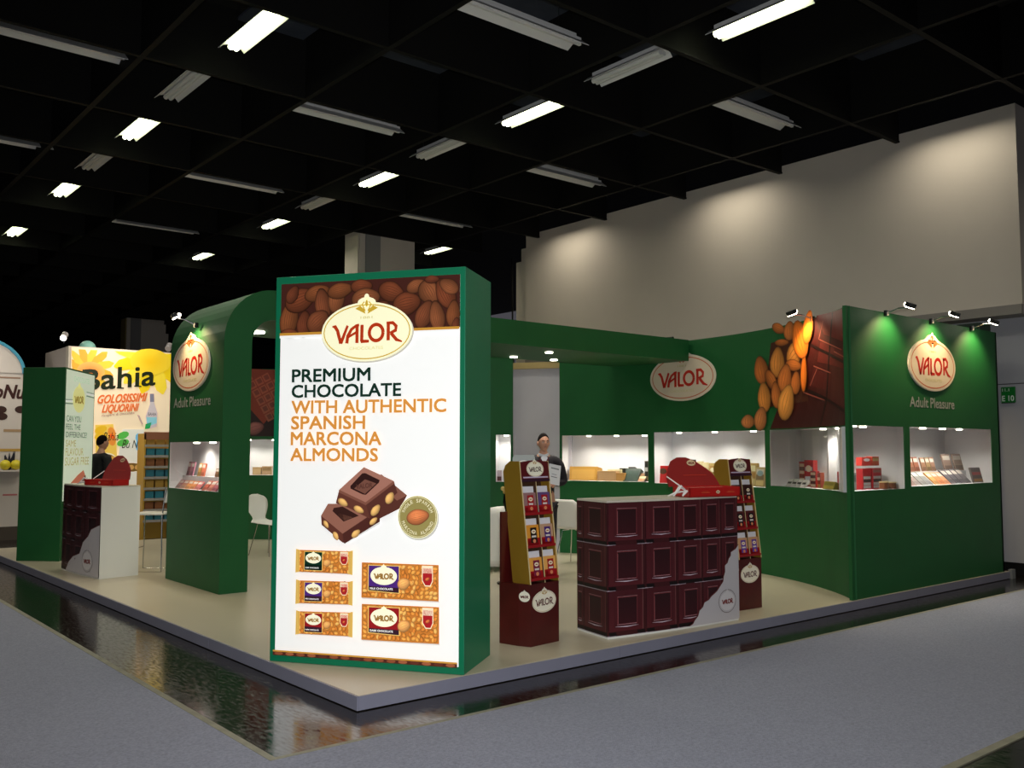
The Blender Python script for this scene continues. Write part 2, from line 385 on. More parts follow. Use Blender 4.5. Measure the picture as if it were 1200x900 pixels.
slab = ['largest white side reflector lamp, cut by the top edge in the middle', 'white side reflector lamp above the tall sign', 'thin white reflector lamp above the left archway', 'white reflector lamp at the top left edge of the photo', 'small white reflector lamp at the left edge, below the larger one', 'very thin far white reflector lamp in the dark left ceiling',
        'white double reflector lamp highest above the pale hall wall', 'white reflector lamp with a dark end cap near the hall wall', 'thin white reflector lamp above the white pillar head']
for k, ((x, y), lb) in enumerate(zip(sd, slab)): place(side_p, (x*S, y*S, ZL), lb, 'white side reflector lamps', k == 0)
for x in (-3.9, .1, 4.14, 8.1, 12.1):
    for y in (-2.2, 1.8, 5.7, 9.4, 13.35, 17.3, 21.3):
        light('lamp_light', 'AREA', (x*S, y*S, ZL-.03), None, LAMP_W*(.52 if x > 12 else 1), (1, .92, .74) if x > 12 else (1, .94, .80), .12, 1.2, spread=150, rot=(0, 0, 0))
# hall wall on the right: upper slab juts out over the lower wall
WALLM = mat('hall_wall_paint', (206, 196, 184), .8, bump=.15, bscale=6, var=.06, vscale=.6)
WALLG = mat('hall_wall_panel', (176, 176, 182), .75, bump=.1, bscale=6, var=.05, vscale=.8)
mb = MB(); mb.box((14.3, (5.18+15.42)/2, (3.645+6.4)/2), (2.32, 15.42-5.18, 6.4-3.645)); wr = struct(mb.build('wall_right', WALLM))
mb = MB(); mb.box((13.13, 10.3, 3.58), (.05, 10.24, .13)); mb.build('wall_ledge', mat('ledge_paint', (140, 134, 128), .7), wr)
mb = MB(); mb.box((13.55, 10, 3.58), (.8, 10.2, .125)); mb.build('wall_ledge', mat('ledge_paint', (140, 134, 128), .7), wr)
mb = MB(); mb.box((14.5, 15.6, 3.1), (2.4, .34, 6.15)); mb.build('pilaster', WALLM, wr)
mb = MB(); mb.box((14.6, 15.92, 3.0), (2.4, .3, 5.85)); mb.build('pilaster', WALLM, wr)
mb = MB(); mb.tube([(13.1, 15.86, 5.95), (13.1, 15.84, 4.6), (13.1, 15.78, 3.0)], .02, 6); tag(mb.build('hanging_cable', DARKM), 'thin black cable hanging down the left end of the hall wall', 'cable')
mb = MB()
for y0, y1 in ((-3, 1.3), (1.315, 5.28), (5.295, 9.2), (9.215, 15.4)):
    for z0, z1 in ((.16, 2.6), (2.612, 3.52)): mb.box((13.6, (y0+y1)/2, (z0+z1)/2), (.2, y1-y0, z1-z0))
low = struct(mb.build('wall_right_lower', WALLG))
mb = MB(); mb.box((13.62, 6, 1.8), (.2, 18.6, 3.5)); mb.build('wall_joint', mat('joint_grey', (90, 88, 88), .9), low)
mb = MB(); mb.box((13.6, 6, .08), (.26, 18.6, .16)); struct(mb.build('baseboard_right', BLACK))
# far end of the hall, dark
mb = MB(); mb.box((3, 44, 3.5), (42, .2, 7.6)); struct(mb.build('wall_far', BLACK))
mb = MB(); mb.box((-16, 18, 3.5), (.2, 56, 7.6)); struct(mb.build('wall_left', BLACK))
# pillars
def pillar(x, y, label, left):
    t = thing('white_pillar', label, 'pillar', (x, y, 0))
    q = MB(); q.box((x+.7, y+.3, 3.2), (1.38, .6, 6.4)); q.build('pillar_core', WALLM, t)
    q = MB(); q.box((x+.32, y-.015, 3.2), (.36, .03, 6.38)); q.build('pillar_panel', mat('pillar_grey', (140, 138, 136), .8), t)
    q = MB(); q.box((x+1.1, y+.75, 3.05), (1.2, .3, 5.9)); q.build('pillar_step', WALLM, t)
    q = MB(); q.box((x-.012, y+.3, 3.2), (.024, .55, 6.36)); q.build('pillar_panel', left, t)
pillar(9.9, 17.05, 'white clad pillar head rising behind the tall chocolate sign', WALLM)
pillar(10.45, 34.3, 'distant pale pillar head above the yellow neighbour stand', mat('pillar_cream', (170, 150, 95), .8))
# ================================================================== stand platform
PT = .1
plat = thing('stand_platform', 'low beige laminate platform with lilac grey edge under the green stand', 'platform', (3.17, 5.4, 0))
pm = mat('beige_laminate', (188, 178, 156), .28, spec=.45, bump=.02, bscale=3, var=.05, vscale=.5)
mb = MB(); mb.prism([(3.172, 5.408), (12.97, 5.408), (12.97, 17.0), (3.09, 17.0)], .012, PT-.0005); mb.build('platform_deck', pm, plat, bevel=.002)
em = mat('lilac_grey_edge', (126, 126, 142), .4, spec=.4, var=.04)
xs = [3.166, 5.6, 8.05, 10.5, 12.97]
for a, b2 in zip(xs, xs[1:]):
    mb = MB(); mb.box(((a+b2)/2, 5.401, .052), (b2-a-.004, .014, .09)); mb.build('edge_strip', em, plat)
ys = [5.396, 7.85, 10.3, 12.75, 15.2, 17.0]
for a, b2 in zip(ys, ys[1:]):
    xa, xb = 3.166-(a-5.4)*.007, 3.166-(b2-5.4)*.007
    mb = MB(); mb.hexa([(xa-.01, a+.002, .007), (xa+.006, a+.002, .007), (xb+.006, b2-.002, .007), (xb-.01, b2-.002, .007)], [(xa-.01, a+.002, .097), (xa+.006, a+.002, .097), (xb+.006, b2-.002, .097), (xb-.01, b2-.002, .097)]); mb.build('edge_strip', em, plat)
# ================================================================== walls with display windows
def wall_body(mb, S, u0, u1, z0, z1, holes, th, du=.16):
    us = {u0, u1}
    for h in holes: us |= {h[0], h[1]}
    k = max(1, int((u1-u0)/du))
    if isinstance(S, Round): us |= {u0+(u1-u0)*i/k for i in range(k+1)}
    us = sorted(us); us = [a for i, a in enumerate(us) if i == 0 or a-us[i-1] > 1e-4]
    for a, b2 in zip(us, us[1:]):
        m = (a+b2)/2; spans = [(z0, z1)]
        for h in holes:
            if h[0] < m < h[1]: spans = [(z0, h[2]), (h[3], z1)]
        for q0, q1 in spans:
            A, B, C, D = S.at(a, 0, 0), S.at(b2, 0, 0), S.at(b2, 0, -th), S.at(a, 0, -th)
            mb.hexa([Vector((p.x, p.y, q0)) for p in (A, B, C, D)], [Vector((p.x, p.y, q1)) for p in (A, B, C, D)])
GLASS = bpy.data.materials.new('case_glass'); GLASS.use_nodes = True; nt = GLASS.node_tree; nt.nodes.clear()
out = nt.nodes.new('ShaderNodeOutputMaterial'); mx = nt.nodes.new('ShaderNodeMixShader'); tr = nt.nodes.new('ShaderNodeBsdfTransparent'); gl = nt.nodes.new('ShaderNodeBsdfGlossy'); fr = nt.nodes.new('ShaderNodeFresnel')
gl.inputs['Roughness'].default_value = .02; fr.inputs[0].default_value = 1.35; tr.inputs[0].default_value = (.96, .98, .97, 1)
nt.links.new(fr.outputs[0], mx.inputs[0]); nt.links.new(tr.outputs[0], mx.inputs[1]); nt.links.new(gl.outputs[0], mx.inputs[2]); nt.links.new(mx.outputs[0], out.inputs[0])
def case(S, u0, u1, z0, z1, depth, parent, lamps, th=.03, back=None, energy=1.0):
    """white recess behind a window: back, ends, shelf, lid, glass and small downlights"""
    q = MB(); n = 10 if isinstance(S, Round) else 1
    us = [u0+(u1-u0)*i/n for i in range(n+1)]
    if back is None:
        B = [S.at(u, 0, -depth) for u in us]
    else: B = back
    Fp = [S.at(u, 0, -th*.3) for u in us]
    def quad(a, b2, za, zb): q.add([(a.x, a.y, za), (b2.x, b2.y, za), (b2.x, b2.y, zb), (a.x, a.y, zb)], [(0, 1, 2, 3)])
    for a, b2 in zip(B, B[1:]): quad(a, b2, z0, z1)
    quad(Fp[0], B[0], z0, z1); quad(Fp[-1], B[-1], z0, z1)
    pts = Fp+B[::-1]
    for z in (z0, z1): q.add([(p.x, p.y, z) for p in pts], [tuple(range(len(pts)))])
    o = q.build('display_case', WHITE, parent)
    q = MB()
    for a, b2 in zip(us, us[1:]):
        A, C = S.at(a, 0, -.012), S.at(b2, 0, -.012); q.add([(A.x, A.y, z0), (C.x, C.y, z0), (C.x, C.y, z1), (A.x, A.y, z1)], [(0, 1, 2, 3)])
    q.build('glass_pane', GLASS, o)
    for u, d, *ee in lamps:
        p = S.at(u, z1, -d); q = MB(); q.tube([(p.x, p.y, z1-.018), (p.x, p.y, z1-.001)], .038, 14); q.build('downlight', DISC, o)
        light('case_light', 'SPOT', (p.x, p.y, z1-.03), (p.x, p.y, 0), CASE_W*energy*10*(ee[0] if ee else 1), (1, .95, .84), .03, angle=150, blend=.8)
    return o
RS = Round(5.69, 8.6, 4.73)
def th2u(deg): return -math.radians(deg)*4.73
ZW0, ZW1, ZT = 1.235, 1.95, 3.26
curved = thing('curved_stand_wall', 'tall curved green stand wall with lit display windows and oval sign', 'wall', (10.4, 8.5, PT))
mb = MB()
wall_body(mb, RS, th2u(27.6), th2u(-42), PT, ZT, [(th2u(27.15), th2u(9.4), ZW0-.02, 1.915), (th2u(8.2), th2u(-16.85), ZW0-.03, ZW1), (th2u(-17.95), th2u(-40.7), ZW0, ZW1)], .04)
wall_body(mb, RS, th2u(72), th2u(37), PT, ZT, [(th2u(40.35), th2u(37.35), ZW0-.05, 1.93)], .04)
mb.build('wall_skin', GREEN, curved)
case(RS, th2u(27.1), th2u(9.45), ZW0-.02, 1.915, .5, curved, [(th2u(22.5), .16), (th2u(17), .16), (th2u(11.3), .16)])
case(RS, th2u(8.15), th2u(-16.8), ZW0-.03, ZW1, .5, curved, [(th2u(4), .14), (th2u(-3.6), .14), (th2u(-12.2), .14), (th2u(-16), .3)][:3], energy=1.1)
A0 = Vector((9.235, 5.50, 0)); PP = Vector((10.12, 6.12, 0))
case(RS, th2u(-18), th2u(-40.65), ZW0, ZW1, .5, curved, [(th2u(-29.5), .14), (th2u(-34.5), .12, .06)], back=[RS.at(th2u(-18), 0, -.5)]+[RS.at(th2u(a), 0, -.42) for a in (-21.5, -25)]+[PP+Vector((.02, .15, 0)), PP+Vector((-.02, .02, 0)), A0+Vector((.0, .04, 0))])
case(RS, th2u(40.3), th2u(37.4), ZW0-.05, 1.93, .3, curved, [(th2u(38.5), .1)], energy=.6)
# corner block, right
FB = Flat((9.17, 5.42), (1, 0)); BLK_W = 3.70
blk = thing('corner_stand_block', 'dark green front block at the right end with two lit display windows', 'wall', (9.2, 5.45, PT))
a1, a2, b1, b3 = .05, 1.18, 1.31, 3.455
mb = MB(); wall_body(mb, FB, 0, BLK_W, PT, 3.26, [(a1, a2, 1.25, 1.962), (b1, b3, 1.27, 1.965)], .04)
mb.box((12.85, 6.1, 1.68), (.04, 1.36, 3.16))
mb.build('block_skin', GREEN, blk)
case(FB, a1+.005, a2-.005, 1.25, 1.962, .5, blk, [(.19, .06), (.5, .12)], back=[A0+Vector((.05, .0, 0)), PP+Vector((0, -.03, 0)), Vector((10.34, 5.5, 0))], energy=.8)
case(FB, b1+.005, b3-.005, 1.27, 1.965, .62, blk, [(b1+.06, .12), (b1+.55, .12), (b1+1.05, .12), (b1+1.5, .12)])
mb = MB(); mb.box((12.66, 5.62, 3.3), (.34, .3, .14)); mb.build('cable_box', mat('dark_green_box', (24, 44, 34), .6), blk, bevel=.006)
mb = MB(); mb.box((13.03, 5.395, .061), (.1, .05, .12)); tag(mb.build('plastic_foot', mat('plastic_wrap', (130, 134, 134), .3)), 'crumpled grey plastic foot at the far right end of the platform', 'foot')
# header slab over the back passage
hd = thing('green_header', 'flat green header slab with downlights over the white door', 'header', (8.2, 9.2, 2.96))
mb = MB(); hp = [(6.45, 8.6), (10.38, 8.6), (10.37, 9.2), (10.2, 9.95), (6.45, 9.95)]; mb.prism(hp, 2.96, 3.26); mb.build('header_slab', GREEN, hd)
for x, y in ((8.06, 9.72), (8.035, 8.971), (8.764, 9.685)):
    mb = MB(); mb.tube([(x, y, 2.945), (x, y, 2.962)], .05, 16); mb.build('downlight', DISC, hd)
    light('header_light', 'SPOT', (x, y, 2.93), (x, y, 0), 60, (1, .93, .8), .04, angle=110, blend=.8)
mb = MB(); mb.box((6.55, 9.28, 1.53), (.2, 1.3, 2.86)); mb.build('header_post', GREEN, hd)
# door beyond the passage
dS = Flat((9.42, 11.55), (10.0-9.42, 10.75-11.55))
mb = MB()
p0, p1 = RS.at(th2u(38.2), 0, -.3), RS.at(th2u(26.5), 0, -.3); d = (p1-p0)
mb.obox((p0.x, p0.y, PT), d, Vector((.05, .04, 0)), (0, 0, 3.0)); door = struct(mb.build('door_1', mat('door_lilac_grey', (196, 192, 200), .6, var=.02)))
mb = MB(); mb.obox((p0.x, p0.y, 3.0), d, Vector((-.06, -.04, 0)), (0, 0, .1)); mb.build('door_lit_strip', mat('lit_strip_yellow', (190, 165, 110), .5), door)  # lit strip along the door top, warm light put into its colour
# ================================================================== left arched portal
X0, Y0, Y1, ZP = 4.135, 10.08, 11.76, 3.55
X9 = 6.55
def roundc(cx, cz, r0, r1, a0, a1, n=10): return [(cx+r0*math.cos(math.radians(a0+(a1-a0)*i/n)), cz+r1*math.sin(math.radians(a0+(a1-a0)*i/n))) for i in range(n+1)]
outer = roundc(X0+.6, 2.93, .6, .62, 180, 90)+roundc(X9-.6, 2.93, .6, .62, 90, 0)
inner = roundc(X0+.33+.27, 2.92, .27, .28, 180, 90)+roundc(X9-.33-.27, 2.92, .27, .28, 90, 0)
portal = thing('arched_portal', 'green arched portal with rounded shoulders, oval sign and lit display window', 'wall', (X0, Y0, PT))
mb = MB(); n = len(outer)
for y, fl in ((Y0, 0), (Y1, 1)):
    vs = [(x, y, z) for x, z in outer]+[(x, y, z) for x, z in inner]; mb.add(vs, [(i, i+1, n+i+1, n+i) if fl else (n+i, n+i+1, i+1, i) for i in range(n-1)])
    for xa, xb, in ((X0, X0+.33), (X9-.33, X9)):
        mb.add([(xa, y, PT), (xb, y, PT), (xb, y, 2.92), (xa, y, 2.93)], [(0, 1, 2, 3)])
for prof in (outer, inner):
    mb.add([(x, y, z) for y in (Y0, Y1) for x, z in prof], [(i, i+1, n+i+1, n+i) for i in range(n-1)])
for x, zt in ((X0+.33, 2.92), (X9-.33, 2.92), (X9, 2.93)): mb.add([(x, Y0, PT), (x, Y1, PT), (x, Y1, zt), (x, Y0, zt)], [(0, 1, 2, 3)])
SL = Flat((X0, Y1), (0, -1))      # left flank, seen from the aisle
wall_body(mb, SL, .002, Y1-Y0-.002, PT, 2.93, [(.03, Y1-Y0-.07, 1.22, 1.785)], .02)
mb.build('portal_shell', GREEN, portal)
case(SL, .035, Y1-Y0-.075, 1.22, 1.785, .29, portal, [(.62, .12), (1.12, .12)], th=.02, energy=.7)
mb = MB(); mb.tube([(5.0, 11.2, 3.18), (5.0, 11.2, 3.199)], .12, 20); mb.build('downlight', DISC, portal); light('portal_light', 'SPOT', (5.0, 11.2, 3.15), (5, 11.2, 0), 90, (1, .95, .82), .08, angle=150)
# inner wall of the left half, seen through the arch
IW = Flat((6.3, 16.49), (.775, -.632))
innerw = thing('inner_stand_wall', 'green inner wall with chocolate picture and shelf window seen through the arch', 'wall', (7.2, 15.75, PT))
mb = MB(); wall_body(mb, IW, -.3, 3.2, PT, 3.14, [(.35, 2.6, 1.235, 1.875)], .04); mb.build('wall_skin', GREEN, innerw)
case(IW, .36, 2.59, 1.235, 1.875, .4, innerw, [(.9, .12), (1.35, .12), (1.9, .12)], energy=.6)
# ================================================================== printed pictures
def tower_body(A, B, C, z1, mats, parent, name='tower_body'):
    D = (A[0]+C[0]-B[0], A[1]+C[1]-B[1]); q = MB(); q.prism([A, B, C, D], PT, z1); return q.build(name, mats, parent, bevel=.004)
ALM = [(150, 84, 48), (140, 72, 44), (160, 92, 56), (128, 66, 42), (146, 80, 50)]
TA, TB, TC = (3.162, 6.712), (4.03, 5.412), (4.577, 5.806)
tow = thing('chocolate_sign_tower', 'tall green framed tower sign reading premium chocolate at the platform corner', 'sign', (3.8, 6.0, PT))
tower_body(TA, TB, TC, 3.035, GREEN_FRAME, tow)
TF = Flat(TA, (TB[0]-TA[0], TB[1]-TA[1]))
P = Print(TF, .004, .0005)
uTL, uTR = TF.px(330.8, 334), TF.px(539.9, 320.8); uBL, uBR = TF.px(322, 764), TF.px(537.3, 783.9)
U0, U1, V0, V1 = (uTL[0]+uBL[0])/2, (uTR[0]+uBR[0])/2, (uBL[1]+uBR[1])/2, (uTL[1]+uTR[1])/2
P.rect(U0, V0, U1, V1, (243, 243, 240)); P.up()
rn = random.Random(3)
for k in range(34):
    u, v = rn.uniform(U0+.05, U1-.05), rn.uniform(V0+.1, 2.5); L = [(u, v)]; a = rn.uniform(0, 6.28)
    for q in range(6):
        a += rn.uniform(-.7, .7); u += .06*math.cos(a); v += .06*math.sin(a); u = min(max(u, U0+.02), U1-.02); v = max(v, V0+.05); L.append((u, v))
    P.line(L, .006, (232, 233, 230), [0, 1, 1, 1, 1, .5, 0])
P.up()
VB = TF.px(331, 391.5)[1]
P.rect(U0, VB, U1, V1, (62, 30, 24)); P.up()
# big dark almonds of the heading band, photo pixels: x, y, half length, half width, tilt
alm = [(338, 376, 20, 11, 80, 0), (352, 352, 18, 13, 20, 1), (372, 338, 15, 9, 15, 0), (379, 357, 17, 10, 100, 4), (395, 350, 16, 10, 80, 2), (399, 329, 15, 9, 10, 0), (424, 331, 13, 8, 0, 1), (357, 381, 14, 9, 85, 3), (373, 378, 14, 12, 40, 4),
       (429, 350, 17, 12, 5, 2), (459, 337, 16, 12, -20, 1), (477, 356, 17, 14, 10, 1), (488, 331, 12, 8, 20, 2), (503, 342, 15, 13, -60, 2), (498, 369, 17, 11, 65, 4), (513, 371, 18, 10, 100, 2), (523, 342, 19, 12, 115, 1), (532, 368, 16, 9, 85, 0), (530, 327, 13, 9, 150, 2), (344, 337, 10, 7, 60, 3), (507, 324, 9, 5, 0, 3), (446, 362, 12, 8, 30, 3), (340, 391, 10, 5, 0, 1), (462, 376, 12, 7, 10, 3), (536, 386, 8, 5, 80, 3)]
for x, y, a, b2, rt, c in alm:
    u, v = TF.px(x, y); k = .0070*(1.0-(x-430)*.0009)
    a = a*k; b2 = b2*k*.98
    e = max(a, b2)*.0
    # keep inside the band
    u = min(max(u, U0+b2*.9), U1-b2*.9) if abs(math.cos(math.radians(rt))) < .5 else min(max(u, U0+a), U1-a)
    hv = abs(a*math.sin(math.radians(rt)))+abs(b2*math.cos(math.radians(rt)))*.9
    v = max(min(v, V1-hv), VB-.03+hv*.9); 
    P.almond(u, v, a, b2, math.radians(rt), tuple(q*.74 for q in ALM[c]), .3, 1.2, 5); P.up(.9)
P.up()
P.rect(U0, VB-.035, U1, VB-.012, (243, 243, 240)); P.up()
P.rect(U0, VB-.016, U1, VB+.004, (190, 136, 52)); P.up()
lu, lv = TF.px(430.6, 389); le, _ = TF.px(484.5, 385); lw = (le-lu)
P.ell(lu+.006, lv-.012, lw*1.015, lw*.60, (196, 192, 180), 44); P.up()
logo(P, lu, lv, lw, .60, sx=1.0)
P.up()
def tline(s, x0, yb, yt, x1, c, bold=.03):
    a = TF.px(x0, yb); t = TF.px(x0, yt); e = TF.px(x1, yb); P.text(s, a[0], a[1], t[1]-a[1], c, e[0]-a[0], bold)
DKG, ORG = (18, 44, 34), (212, 142, 62)
tline('PREMIUM', 344, 448, 433.3, 435, DKG); tline('CHOCOLATE', 343.7, 466, 451.6, 471, DKG); tline('WITH AUTHENTIC', 343.5, 484.6, 470, 523.8, ORG)
tline('SPANISH', 343.2, 502.9, 488, 429, ORG); tline('MARCONA', 342.8, 521.3, 506.4, 448, ORG); tline('ALMONDS', 342.4, 539.8, 525.2, 444, ORG)
P.up()
def zz(L, ox=330, oy=540, s=4.09): return [TF.px(ox+x/s, oy+y/s) for x, y in L]
SHD = (214, 212, 208)
P.poly(zz([(205, 300), (310, 398), (480, 300), (470, 285), (300, 380)]), SHD); P.up()
P.poly(zz([(485, 64), (608, 165), (572, 228), (430, 300), (400, 200)]), (84, 46, 38)); P.up()
P.poly(zz([(485, 64), (608, 165), (560, 190), (450, 100)]), (128, 82, 68)); P.up()
P.poly(zz([(197, 262), (230, 205), (428, 258), (478, 240), (478, 290), (310, 395), (200, 306)]), (80, 42, 36)); P.up()
P.poly(zz([(197, 262), (300, 348), (302, 392), (200, 306)]), (92, 50, 40)); P.poly(zz([(300, 348), (478, 240), (478, 290), (310, 392)]), (74, 38, 32)); P.poly(zz([(230, 205), (290, 205), (428, 262), (300, 348), (197, 262)]), (142, 94, 78)); P.up()
P.poly(zz([(258, 225), (300, 218), (378, 262), (305, 290), (252, 240)]), (52, 28, 24)); P.poly(zz([(285, 250), (350, 270), (310, 284), (275, 262)]), (98, 62, 50)); P.up()
P.poly(zz([(284, 138), (410, 198), (430, 276), (330, 225), (268, 202)]), (94, 52, 42)); P.poly(zz([(410, 198), (545, 96), (562, 152), (430, 276)]), (84, 46, 38)); P.poly(zz([(402, 30), (545, 96), (410, 198), (284, 138)]), (158, 108, 92)); P.up()
P.poly(zz([(284, 138), (410, 198), (545, 96), (548, 108), (411, 212), (281, 150)]), (122, 76, 62)); P.up()
P.poly(zz([(408, 58), (478, 92), (474, 104), (412, 162), (396, 160), (338, 132), (338, 120), (394, 60)]), (46, 24, 22)); P.up()
P.poly(zz([(408, 88), (462, 108), (408, 158), (356, 132)]), (112, 72, 60)); P.up()
a = zz([(366, 135)])[0]; P.text('VALOR', a[0], a[1], .035, (84, 50, 42), .13, .03, rise=.12); P.up()
for x, y, rx, ry, rt in ((302, 198, 30, 18, -30), (378, 232, 30, 17, -25), (458, 236, 34, 20, 50), (526, 178, 32, 22, 60), (222, 302, 22, 12, -55), (268, 358, 24, 15, -60), (364, 348, 28, 17, 40), (448, 288, 26, 14, 40)):
    u, v = zz([(x, y)])[0]; P.almond(u, v, rx*.00145, ry*.00145, math.radians(rt), (226, 176, 104), .75, 1.1, 0, 12)
P.up()
# round seal
sx_, sy_ = zz([(660, 268)])[0]; sr = .155
P.ell(sx_+.008, sy_-.01, sr*1.02, sr*1.02, (196, 194, 186), 36); P.up(); P.ell(sx_, sy_, sr, sr, (238, 232, 190), 36); P.up(); P.ell(sx_, sy_, sr*.965, sr*.965, (146, 134, 78), 36); P.up()
P.ring(sx_, sy_, sr*.93, sr*.93, .004, (226, 218, 170), 36); P.up()
P.almond(sx_, sy_+.0, .088, .058, math.radians(12), (206, 120, 72), .5, 1.25, 5); P.up(2)
def ringtext(s, a0, a1, r, up):
    for i, ch in enumerate(s):
        if ch == ' ': continue
        a = math.radians(a0+(a1-a0)*i/(len(s)-1)); g, fs = glyphs(ch, 0); ww = .013 if ch in 'I' else .02; ww = .005 if ch == 'I' else .017
        t = a-math.pi/2 if up else a+math.pi/2
        pts = []
        for x, y in g:
            lx, ly = (x-.5)*ww, (y-.5)*.026; pts.append((sx_+r*math.cos(a)+lx*math.cos(t)-ly*math.sin(t), sy_+r*math.sin(a)+lx*math.sin(t)+ly*math.cos(t)))
        P.put(pts, fs, (240, 234, 200))
ringtext('WHOLE SPANISH', 160, 22, sr*.76, True); ringtext('MARCONA ALMOND', 200, 340, sr*.76, False)
# bars on the panel
def barprint(P, q, lab, small, seed):
    """q: tl, tr, br, bl on the panel"""
    rr = random.Random(seed); tl, tr, br, bl = q
    def at(a, b2): return ((tl[0]*(1-a)+tr[0]*a)*(1-b2)+(bl[0]*(1-a)+br[0]*a)*b2, (tl[1]*(1-a)+tr[1]*a)*(1-b2)+(bl[1]*(1-a)+br[1]*a)*b2)
    W = tr[0]-tl[0]; H = tl[1]-bl[1]
    P.poly([at(.01, 1.03), at(1.01, 1.03), at(1.01, 1.0), at(.01, 1.0)], (206, 204, 198))
    P.poly([at(0, 0), at(1, 0), at(1, 1), at(0, 1)][::-1], (196, 118, 46)); P.up()
    nx, ny = (13, 5) if small else (17, 7)
    for j in range(ny):
        for i in range(nx):
            a, b2 = (i+.5+rr.uniform(-.3, .3))/nx, (j+.5+rr.uniform(-.25, .25))/ny
            if .3 > a > .04 and .08 < b2 < .85: continue
            u, v = at(min(max(a, .045), .955), min(max(b2, .1), .9)); k = H/ny
            P.almond(u, v, k*.62, k*.42, rr.uniform(0, 3.14), rr.choice([(232, 158, 72), (222, 142, 60), (240, 176, 92), (206, 124, 50)]), .6, 1.15, 0, 8)
    P.up(1.2)
    l0, l1 = (.13, .47) if small else (.085, .50)
    P.poly([at(l0, .06), at(l0, .92 if small else .80), at(l1, .92 if small else .84), at(l1, .06)], (236, 200, 110)); P.up()
    P.poly([at(l0+.01, .08), at(l0+.01, .9 if small else .78), at(l1-.01, .9 if small else .82), at(l1-.01, .08)], lab); P.up()
    P.poly([at(l0+.01, .66), at(l0+.01, .9 if small else .78), at(l1-.01, .9 if small else .82), at(l1-.01, .68)], (52, 26, 40) if lab[1] < 40 else (10, 26, 20)); P.up()
    c = at((l0+l1)/2, .36); logo(P, c[0], c[1], W*(l1-l0)*.42, .62 if not small else .6, (250, 246, 214), (206, 176, 80), (150, 110, 50), 0); P.up()
    a = at(l0+.03, .75 if not small else .82); nm = {60: 'MILK CHOCOLATE', 10: 'DARK CHOCOLATE'}.get(lab[0] and (60 if lab[2] > 90 else 10))
    P.text(nm, a[0], a[1], H*.055, (245, 245, 240), W*(l1-l0)*.72, .04)
    u, v = at(.555, .56); P.almond(u, v, H*.2, H*.17, .4, (240, 170, 96), .6, 1.15, 3, 14); P.up()
    P.poly([at(.79, .03), at(.79, .45), at(.83, .6), at(.90, .6), at(.93, .45), at(.93, .03)], (244, 226, 190)); P.up()
    P.poly([at(.80, .10), at(.80, .44), at(.835, .57), at(.895, .57), at(.92, .44), at(.92, .10)], (168, 30, 36)); P.poly([at(.80, .1), at(.80, .24), at(.92, .24), at(.92, .1)], (246, 230, 200)); P.up()
    u, v = at(.86, .4); P.almond(u, v, H*.075, H*.05, .5, (210, 110, 60), .6, 1.1, 0, 10)
    if small:
        P.poly([at(-.02, -.05), at(-.02, 1.04), at(.055, 1.0), at(.055, 0)], (226, 186, 96)); P.poly([at(.945, 0), at(.945, 1.0), at(1.02, 1.04), at(1.02, -.05)], (226, 186, 96)); P.up()
        for a in (-.005, .02, .04, .955, .975, 1.0): P.poly([at(a, 0), at(a, 1), at(a+.006, 1), at(a+.006, 0)], (176, 132, 52))
PUR, RED_, DGR = (74, 38, 118), (146, 24, 30), (8, 44, 30)
W0 = P.w
for k, (q, lab, sm) in enumerate([([(87, 424), (348, 432), (346, 540), (84, 528)], DGR, 1), ([(87, 570), (348, 577), (346, 686), (84, 678)], PUR, 1), ([(87, 717), (348, 724), (346, 838), (84, 824)], RED_, 1),
                              ([(394, 484), (761, 497), (761, 671), (392, 652)], PUR, 0), ([(394, 682), (763, 698), (763, 874), (392, 853)], RED_, 0)]):
    P.w = W0; barprint(P, zz(q), lab, sm, 40+k)
P.w = W0
bt = [TF.px(322, 761), TF.px(537.3, 780.5)]; hv = .032
P.rect(U0, V0, U1, V0+.03, (74, 34, 26)); P.up()
for k in range(16):
    u = U0+.05+(U1-U0-.1)*k/15; P.ell(u, V0+hv*.45, .036, hv*.38, rn.choice([(132, 72, 46), (90, 44, 32), (150, 86, 56)]), 12)
P.up(); P.rect(U0, V0+.026, U1, V0+.038, (196, 142, 58))
P.build('graphic_panel', INK_BACKLIT, tow)
# ---- left tower
LA, LB = (3.575, 14.476), (4.29, 15.59)
ltw = thing('sugar_free_sign_tower', 'dark green tower with a pale backlit sugar free panel at the far left', 'sign', (3.4, 14.8, PT))
q = MB(); q.prism([(3.12, 14.95), LA, LB, (3.84, 16.06)], PT, 2.885); q.build('tower_body', GREEN, ltw, bevel=.004)
LF = Flat(LA, (LB[0]-LA[0], LB[1]-LA[1])); P = Print(LF, .006, .0012); LW = math.dist(LA, LB)
P.rect(.03, .95, LW-.04, 2.86, (214, 226, 204)); P.up()
def lp(x, y): return LF.px(60+x/6, 425+y/6)
for dy, cc in ((0, (150, 160, 150)), (9, (246, 248, 240)), (26, (120, 132, 120))):
    P.line([(.03, lp(92, 258+dy)[1]), (lp(150, 265+dy)[0], lp(150, 262+dy)[1])], .02, cc); P.line([(lp(245, 208+dy)[0], lp(245, 208+dy)[1]), (LW-.04, lp(300, 222+dy)[1])], .02, cc)
P.up(); a = lp(192, 258); logo(P, a[0], a[1], .27, .74, (228, 224, 150), (196, 190, 110), (150, 130, 50), 0); P.up()
a = lp(155, 130); P.text('CHOCOLATES', a[0], a[1], .08, (180, 196, 180), .7)
